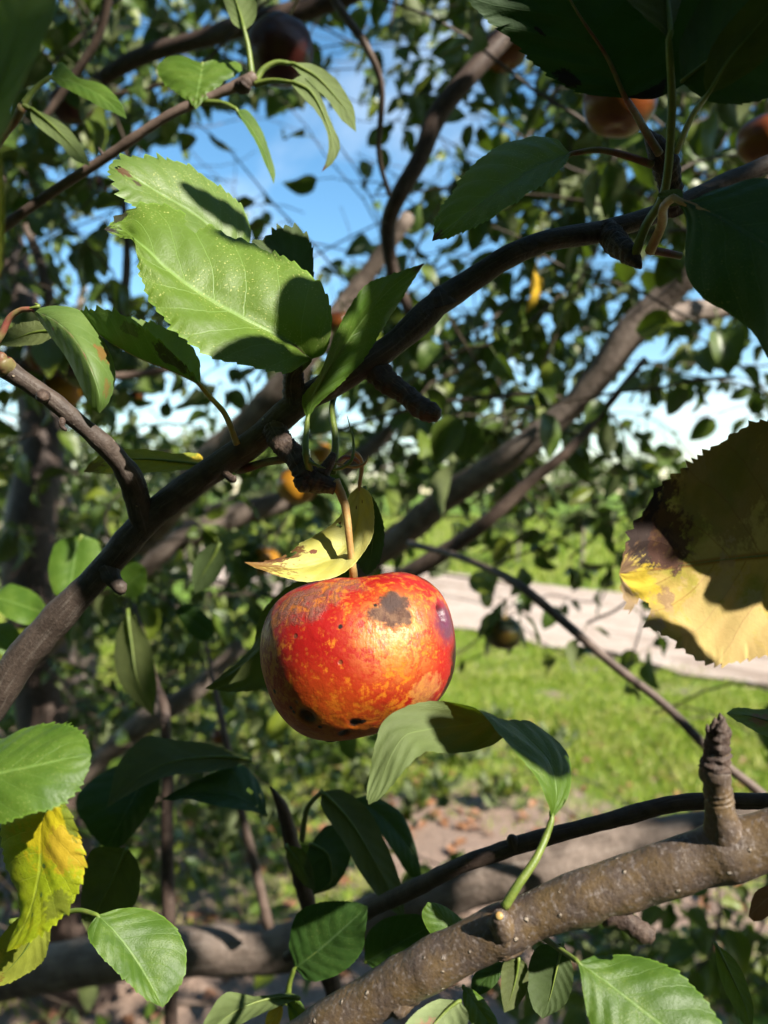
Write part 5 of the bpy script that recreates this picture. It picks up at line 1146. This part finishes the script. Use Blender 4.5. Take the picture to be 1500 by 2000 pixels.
def rnd_dir(r):
    z = r.uniform(-1, 1); a = r.uniform(0, 6.2832); h = math.sqrt(1 - z * z)
    return np.array((h * math.cos(a), h * math.sin(a), z))
def grow(layers, seed, want_cell):
    """leafy branchlets that fill the crown; returns [(polyline, radius, [leaf matrices, ...])]"""
    r = random.Random(seed)
    cov = {}
    res = []
    cells = [(c, rw) for c in range(-1, 16) for rw in range(-1, 20)]
    for (dmin, dmax, share, count) in layers:
        cov_l = {}
        for _ in range(count):
            best = None
            for _t in range(6):
                c, rw = r.choice(cells)
                need = tau(c*100+50, rw*100+50) * want_cell(c, rw, dmin) * share * 1e4 - cov_l.get((c, rw), 0)
                if best is None or need > best[0]: best = (need, c, rw)
            if best[0] < 300: continue
            d = r.uniform(dmin, dmax)
            start = P((best[1] + r.random()) * 100, (best[2] + r.random()) * 100, d)
            dv = unit(np.array((r.choice((-1, 1)) * r.uniform(.2, 1), r.uniform(-.5, .5), r.uniform(.0, .9))))
            L = r.uniform(0.18, 0.5) * (0.6 + 0.3 * d)
            pts = [start]; dcur = dv.copy()
            for s in range(7):
                dcur = unit(dcur + rnd_dir(r) * 0.28 + np.array((0, 0, -0.05)))
                pts.append(pts[-1] + dcur * L / 7)
            pts = np.array(pts); lv = []
            nn = max(3, int(L / 0.060))
            for s in range(nn):
                f = s / max(1, nn - 1) * 6.99; i0 = int(f); p0 = pts[i0] * (1 - f + i0) + pts[i0+1] * (f - i0)
                for _k in range(r.choice((2, 3, 3, 4, 5))):
                    side = rnd_dir(r)
                    ld = unit(side * 0.8 + dcur * 0.35 + np.array((0, 0, -0.75)) + rnd_dir(r) * 0.3)
                    ln = unit(np.array((0, -0.25, 0.6)) + rnd_dir(r) * 0.75)
                    LL = r.uniform(0.036, 0.080)
                    q = project(p0 + ld * LL * 0.9)
                    if q is None or q[2] < 0.55: continue
                    cell = (int(q[0] // 100), int(q[1] // 100))
                    lim = tau(q[0], q[1]) * want_cell(*cell, dmin) * share * 1e4
                    area = LL * LL * 0.42 * (F / q[2]) ** 2 * 0.62
                    if cov_l.get(cell, 0) + area * 0.5 > lim: continue
                    if p0[2] < 0.25: continue
                    cov_l[cell] = cov_l.get(cell, 0) + area
                    lv.append((leaf_matrix(p0, ld, ln, LL), area if -20 < q[0] < 1520 and -20 < q[1] < 2020 else 0))
            if len(lv) >= 3: res.append((pts, 0.0012 + 0.0008 * r.random() + L * 0.0018, lv))
    return res
left_low = lambda c, r: (r >= 8 and c <= 6)
def want_near(c, r, dmin):
    if left_low(c, r): return 0.22
    return 1.0
near_br = grow([(0.85, 1.2, 0.08, 120), (1.4, 1.9, 0.50, 700), (1.9, 2.6, 0.48, 900)], 21, want_near)
far_br = grow([(2.7, 3.6, 0.5, 700), (3.6, 5.2, 0.45, 900)], 33, lambda c, r, dm: (0.85 if left_low(c, r) else (0.12 if r < 9 and c < 9 else 0.0)))

def plant_branches(owner, brs, nmax, leaves_max, gold_every=90, twig_name='twig'):
    flat = []
    for bi, (pts, r0, lv) in enumerate(brs):
        for m, a in lv: flat.append((a, bi, m))
    flat.sort(key=lambda q_: -q_[0])
    single = flat[:leaves_max]; rest = flat[leaves_max:]
    weight = {}
    for a, bi, m in single: weight[bi] = weight.get(bi, 0) + a
    order = sorted(range(len(brs)), key=lambda b: -weight.get(b, 0))
    keep = {}
    jv = []; jf = []; ju = []
    for rank, bi in enumerate(order):
        pts, r0, lv = brs[bi]
        q = catmull(pts, 9)
        V, Fc, U = tube_geo(q, np.linspace(r0, r0 * 0.45, 9), 5, 0.0, cap=False)
        if rank < nmax and weight.get(bi, 0) > 0:
            keep[bi] = new_obj('branch', make_mesh('branch', V, Fc, [M['bark_shoot']], uvs=U, origin=pts[0]), owner, pts[0])
        else:
            b = len(jv); jv += list(V); ju += U; jf += [tuple(i + b for i in f) for f in Fc]
    if jv:
        o = new_obj('twigs', make_mesh('twigs', jv, jf, [M['bark_shoot']], uvs=ju, origin=WO[owner.name]), owner, WO[owner.name]); o['kind'] = 'stuff'
    for i, (a, bi, m) in enumerate(single):
        par = keep.get(bi, owner)
        me = TMESH_GOLD[i % 3] if i % gold_every == gold_every - 1 else TMESH[i % len(TMESH)]
        o = bpy.data.objects.new('leaf', me); col.objects.link(o); o.parent = par
        mm = m.copy(); mm[:3, 3] -= WO[par.name]
        o.matrix_basis = Matrix(mm.tolist())
    return [m for a, bi, m in rest]
rest_near = plant_branches(tree, near_br, 120, max(0, 292 - len(HERO)))
ar = random.Random(15)
for c0, r0, sq in APPLES:
    for _ in range(6 if c0[1] > 0.7 else 0):
        p0 = c0 + np.array((r0 * ar.uniform(-.1, .6), r0 * ar.uniform(-.7, .3), r0 * sq * 1.75))
        LL = ar.uniform(.045, .07); dv = unit(rnd_dir(ar) + np.array((0, -.1, -.55)))
        rest_near.append(leaf_matrix(p0, dv, unit(np.array((0, -.3, .6)) + rnd_dir(ar) * .6), LL))

# unseen crown overhead, plus leaf curtains added round the camera to block fill light
cr = random.Random(77)
canopy = []; close = []; boughs = []
def canopy_leaf(p, L, face=None):
    ld = unit(rnd_dir(cr) + np.array((0, 0, -0.6)))
    ln = unit(np.array((0.2, -0.2, 0.6)) + rnd_dir(cr) * 0.7) if face is None else unit(SUN + rnd_dir(cr) * face)
    return leaf_matrix(p, ld, ln, L)
for b in range(400):
    if b < 105: p = np.array((cr.uniform(-3.2, 1.9), cr.uniform(-1.5, 3.0), cr.uniform(2.3, 3.9)))
    elif b < 205: p = np.array((cr.uniform(-2.6, 2.4), cr.uniform(-2.4, -0.6), cr.uniform(0.4, 2.6)))
    elif b < 260: p = np.array((cr.choice((-1, 1)) * cr.uniform(1.1, 2.4), cr.uniform(-1.2, 0.9), cr.uniform(0.5, 2.6)))
    else: p = np.array((cr.uniform(-3.6, 3.2), cr.uniform(-3.4, -0.8), cr.uniform(0.15, 3.6)))
    dv = unit(np.array((cr.gauss(0, 1), cr.gauss(0, 1), cr.gauss(0, .45))))
    pts = [p]
    for s in range(8):
        dv = unit(dv + rnd_dir(cr) * .25); pts.append(pts[-1] + dv * 0.14)
    pts = np.array(pts)
    if not any(blocks_lit(p_ + (q_ - p_) * f_, 0.012) for p_, q_ in zip(pts[:-1], pts[1:]) for f_ in (0, .25, .5, .75)): boughs.append(pts)
    for _ in range(130):
        p0 = pts[cr.randrange(9)] + rnd_dir(cr) * cr.uniform(0, .22)
        L = cr.uniform(.06, .09) * (1.0 if b < 205 else 1.35)
        m = canopy_leaf(p0, L)
        if in_frame(p0, 120) or in_frame(p0 + m[:3, 1] * 1.4, 60) or blade_blocks(m): continue
        # keep the track and the turf in front of it in the sun
        t_ = p0[2] / SUN[2]; gx, gy = p0[0] - SUN[0] * t_, p0[1] - SUN[1] * t_
        if gy + 0.55 * gx > 4.4 + cr.uniform(-.5, .5): continue
        canopy.append(m)
# unseen leaves added toward the sun to shade chosen spots
shade = [
    ([(700, 730), (860, 560), (1000, 450), (1290, 380), (1320, 420), (1150, 480), (1000, 530), (880, 640), (740, 760)], .31, 34),
    ([(880, -60), (1560, -60), (1560, 220), (1150, 210)], .25, 30),
    ([(1280, 300), (1560, 340), (1560, 720), (1350, 580)], .23, 26),
    ([(1540, 800), (1400, 860), (1300, 940), (1300, 985), (1420, 1000), (1540, 1000)], .245, 30),
    ([(1095, 1520), (1115, 1470), (1000, 1390), (920, 1380), (980, 1450), (1050, 1520)], .262, 14),
    ([(850, 470), (1050, 270), (1110, 300), (900, 450)], .30, 14),
    ([(790, 1385), (880, 1375), (985, 1420), (985, 1445), (860, 1470), (780, 1510), (725, 1565), (735, 1480)], .252, 24),
    ([(300, 980), (520, 840), (540, 880), (310, 1040), (130, 1200), (90, 1190)], .32, 60),
    ([(600, 830), (640, 690), (760, 560), (720, 690), (640, 770)], .29, 10),
    ([(560, 880), (650, 930), (650, 960), (590, 960)], .30, 6),
    ([(150, 1450), (520, 1450), (830, 1560), (850, 1900), (560, 1920), (130, 1650)], .44, 60),
    ([(700, 1790), (1000, 1650), (1350, 1570), (1350, 1540), (1000, 1630), (700, 1760)], .34, 22),
    ([(0, 1550), (100, 1555), (80, 1590), (0, 1610)], .22, 5),
    ([(560, 1120), (700, 1105), (760, 1120), (700, 1140), (560, 1150)], .30, 4),
    ([(450, 20), (620, 20), (620, 180), (480, 180)], .60, 16)]
shade += [([(0, 1790), (380, 1790), (560, 1780), (560, 1930), (0, 1970)], 1.05, 150), ([(760, 1720), (900, 1690), (1000, 1760), (820, 1830)], .93, 22), ([(750, 1060), (870, 960), (960, 950), (800, 1080)], 1.42, 22), ([(1020, 860), (1110, 780), (1150, 800), (1060, 890)], 1.27, 16)]
for poly, d, n in shade:
    pp = poly_pts(poly, d, 14)
    ext = np.ptp(np.array(poly), axis=0).min() * d / F; small = 0.6 if ext < 0.02 and n < 30 else 1.0
    for i in range(n):
        for _try in range(30):
            p = pp[cr.randrange(len(pp))]; t = cr.uniform(.28, .95) if d < .7 else cr.uniform(.9, 2.3)
            c = p + SUN * t
            L = cr.uniform(.045, .070) * small
            m = canopy_leaf(c, L, 0.35); m[:3, 3] -= m[:3, 1] * 0.9
            if any(in_frame(m[:3, 3] + m[:3, 1] * f_, 110) for f_ in (0, .5, 1, 1.45)) or blade_blocks(m, 0.30): continue
            close.append(m); break
# unseen single leaves added on the sun side, each casting one shaped shadow
def shadow_leaf(tip, base, d, t, w=1.0):
    a, b = P(*tip, d) + SUN * t, P(*base, d) + SUN * t
    dv = b - a
    m = leaf_matrix(b - (-dv) * 0.42, -dv, SUN, np.linalg.norm(dv)); m[:3, 0] *= w
    close.append(m)
shadow_leaf((452, 556), (705, 575), .29, .30, .95)
shadow_leaf((70, 1270), (330, 975), .333, .42, .5)
shadow_leaf((300, 1025), (565, 825), .32, .40, .45)
shadow_leaf((295, 392), (540, 392), .325, .33, .36)
shadow_leaf((1175, 985), (1740, 950), .243, .16)
shadow_leaf((915, 1370), (1135, 1495), .262, .30, .8)
shadow_leaf((735, 1525), (1010, 1400), .254, .32)
shadow_leaf((1230, 930), (1650, 890), .247, .17)
shadow_leaf((470, 735), (600, 725), .285, .34, .7)
join_leaves('foliage', rest_near, tree, TRUNK, M['leaf_back'], TEMPL, 'mass of small green leaves behind the branches')
join_leaves('crown', close, tree, TRUNK, M['leaf_back'], [leaf_template(i + 50, 11, 7, True) for i in range(6)], 'unseen leaves added toward the sun to cast chosen shadows')
join_leaves('crown', canopy, tree, TRUNK, M['leaf_back'], [leaf_template(i + 50, 5, 3, True) for i in range(6)], 'unseen crown overhead with leaf curtains added round the camera against fill light')
for pts in boughs:
    pass
jv = []; jf = []; ju = []
for pts in boughs:
    if any(in_frame(p_, 60) for p_ in pts): continue
    q = catmull(pts, 12); V, Fc, U = tube_geo(q, np.linspace(.010, .003, 12), 6, 0, cap=False)
    b = len(jv); jv += list(V); ju += U; jf += [tuple(i + b for i in f) for f in Fc]
o = new_obj('twigs', make_mesh('twigs', jv, jf, [M['bark_twig']], uvs=ju, origin=TRUNK), tree, TRUNK); o['kind'] = 'stuff'

# ------------------------------------------------------------------ neighbouring apple tree, left and behind
T2 = np.array((-1.9, 5.0, 0.0))
tree2 = new_obj('apple_tree', None, None, T2)
tag(tree2, 'second apple tree behind, its small leaves filling the lower left background', 'tree')
q = catmull(np.array([(*(T2 + (0, 0, -.05)), .10), (*(T2 + (.05, 0, .5)), .085), (*(T2 + (0, .05, 1.1)), .07), (*(T2 + (-.1, 0, 1.8)), .05), (*(T2 + (.05, .1, 2.8)), .02)]), 30)
V, Fc, U = tube_geo(q[:, :3], q[:, 3], 14, .1, 12)
new_obj('trunk', make_mesh('trunk', V, Fc, [M['bark_limb']], uvs=U, origin=T2), tree2, T2)
for e in ((1.2, -.9, 1.5), (-.9, -.6, 1.9), (.6, -1.6, 1.0), (1.5, -.2, 2.2), (-1.2, .5, 2.4), (.2, -1.2, 2.0)):
    q = catmull(np.array([(*(T2 + (0, 0, .7)), .05), (*(T2 + np.array(e) * .5 + (0, 0, .45)), .035), (*(T2 + np.array(e)), .015)]), 20)
    V, Fc, U = tube_geo(q[:, :3], q[:, 3], 10, .1, 12)
    new_obj('branch', make_mesh('branch', V, Fc, [M['bark_limb']], uvs=U, origin=T2), tree2, T2)
rest_far = plant_branches(tree2, far_br, 60, 290, gold_every=60)
up = []
for _ in range(1500):
    p0 = T2 + np.array((cr.gauss(0, .8), cr.gauss(0, .8), cr.uniform(2.2, 3.3)))
    if not in_frame(p0, 0): up.append(canopy_leaf(p0, cr.uniform(.06, .08)))
join_leaves('foliage', rest_far + up, tree2, T2, M['leaf_back'], TEMPL, 'small out-of-focus leaves of the neighbouring tree')

# ------------------------------------------------------------------ young trees beyond the track and the far field edge
def small_tree(name, pos, h, w, n, leafL, label, group=None, cat='tree', tseed=0):
    r = random.Random(tseed)
    pos = np.array(pos, float)
    root = new_obj(name, None, None, pos); tag(root, label, cat, group)
    q = catmull(np.array([(*(pos + (0, 0, -.05)), h * .018), (*(pos + (.02 * h, 0, h * .35)), h * .014), (*(pos + (0, 0, h * .9)), h * .004)]), 12)
    V, Fc, U = tube_geo(q[:, :3], q[:, 3], 8, .05, 4)
    new_obj('trunk', make_mesh('trunk', V, Fc, [M['bark_limb']], uvs=U, origin=pos), root, pos)
    ms = []
    cl = [np.array((r.gauss(0, .42) * w, r.gauss(0, .42) * w, h * r.uniform(.35, .95))) for _ in range(26)]
    for _ in range(n):
        c = r.choice(cl)
        p = pos + c * np.array((1, 1, 1)) + rnd_dir(r) * r.random() * w * .26
        if p[2] < .1: continue
        ms.append(leaf_matrix(p, unit(rnd_dir(r) + np.array((0, 0, -.4))), unit(rnd_dir(r) + np.array((0, 0, .7))), leafL * r.uniform(.7, 1.2)))
    o = join_leaves('crown', ms, root, pos, M['leaf_back'], TEMPL_LOW)
    del o['kind']
    return root
def gpt(x, d): return np.array(((x - 750) / F * d, d, 0.0))
small_tree('young_tree', gpt(1010, 17), 2.1, .75, 1500, .085, 'young orchard tree beyond the track, left of the others', 'young trees beyond the track', tseed=1)
small_tree('young_tree', gpt(1135, 15), 2.2, .8, 1700, .085, 'bushy young orchard tree beyond the track, middle of the three', 'young trees beyond the track', tseed=2)
small_tree('young_tree', gpt(1262, 22), 2.0, .8, 1500, .09, 'young orchard tree beyond the track beside the withering leaf', 'young trees beyond the track', tseed=3)
for i, (x, d, h, w) in enumerate([(640, 46, 4.5, 2.4), (780, 60, 5, 3.0), (900, 75, 6, 4.0), (1010, 66, 5, 3.4), (1120, 84, 5, 4.0), (1230, 95, 6.5, 4.0), (1340, 90, 4, 4.2), (1460, 80, 4, 4.0), (520, 40, 4, 2.4), (360, 38, 4, 2.6), (200, 42, 4.5, 2.6), (60, 40, 4, 2.4)]):
    small_tree('far_tree', gpt(x, d), h, w, 900, .45, 'small far tree on the field edge at the horizon', 'far trees on the field edge', tseed=40 + i)
# weeds in the half-shaded ground under the tree
wr = random.Random(9); ms = []
for (x, y) in [(860, 1560), (905, 1500), (800, 1610), (700, 1560), (620, 1520), (560, 1640), (690, 1680), (430, 1700), (960, 1440), (760, 1480), (500, 1560), (1230, 1880), (1330, 1930), (300, 1600), (420, 1600), (1080, 1480), (980, 1580)]:
    g0 = ground_at(x, y)
    for i in range(26):
        a = wr.uniform(0, 6.28); e = wr.uniform(.25, 1.1)
        dv = np.array((math.cos(a) * math.cos(e), math.sin(a) * math.cos(e), math.sin(e)))
        ms.append(leaf_matrix(g0 + np.array((wr.gauss(0, .03), wr.gauss(0, .03), wr.uniform(0, .10))), dv, -np.cross(dv, np.array((-math.sin(a), math.cos(a), 0))), .09 * wr.uniform(.6, 1.2)))
tag(join_leaves('weeds', ms, None, np.zeros(3), M['leaf_back'], TEMPL), 'low leafy weeds on the bare soil under the tree', 'weeds', kind='stuff')
# fallen leaves
fl = []
for _ in range(900):
    y_ = cr.uniform(1.6, 5.5); x_ = cr.uniform(-.6, .55) * y_
    a = cr.uniform(0, 6.28)
    fl.append(leaf_matrix(np.array((x_, y_, 0.025 + 0.03 * vnoise(x_, y_, .9))), np.array((math.cos(a), math.sin(a), cr.uniform(-.1, .2))), np.array((cr.gauss(0, .3), cr.gauss(0, .3), 1)), cr.uniform(.05, .075)))
o = join_leaves('leaf_litter', fl, None, np.zeros(3), M['leaf_brown'], TEMPL_LOW)
tag(o, 'dry fallen leaves scattered on the soil under the tree', 'leaf litter', kind='stuff')
print('leaves', len(HERO), 'near branches', len(near_br), sum(len(b[2]) for b in near_br), 'far', len(far_br), sum(len(b[2]) for b in far_br), 'canopy', len(canopy))
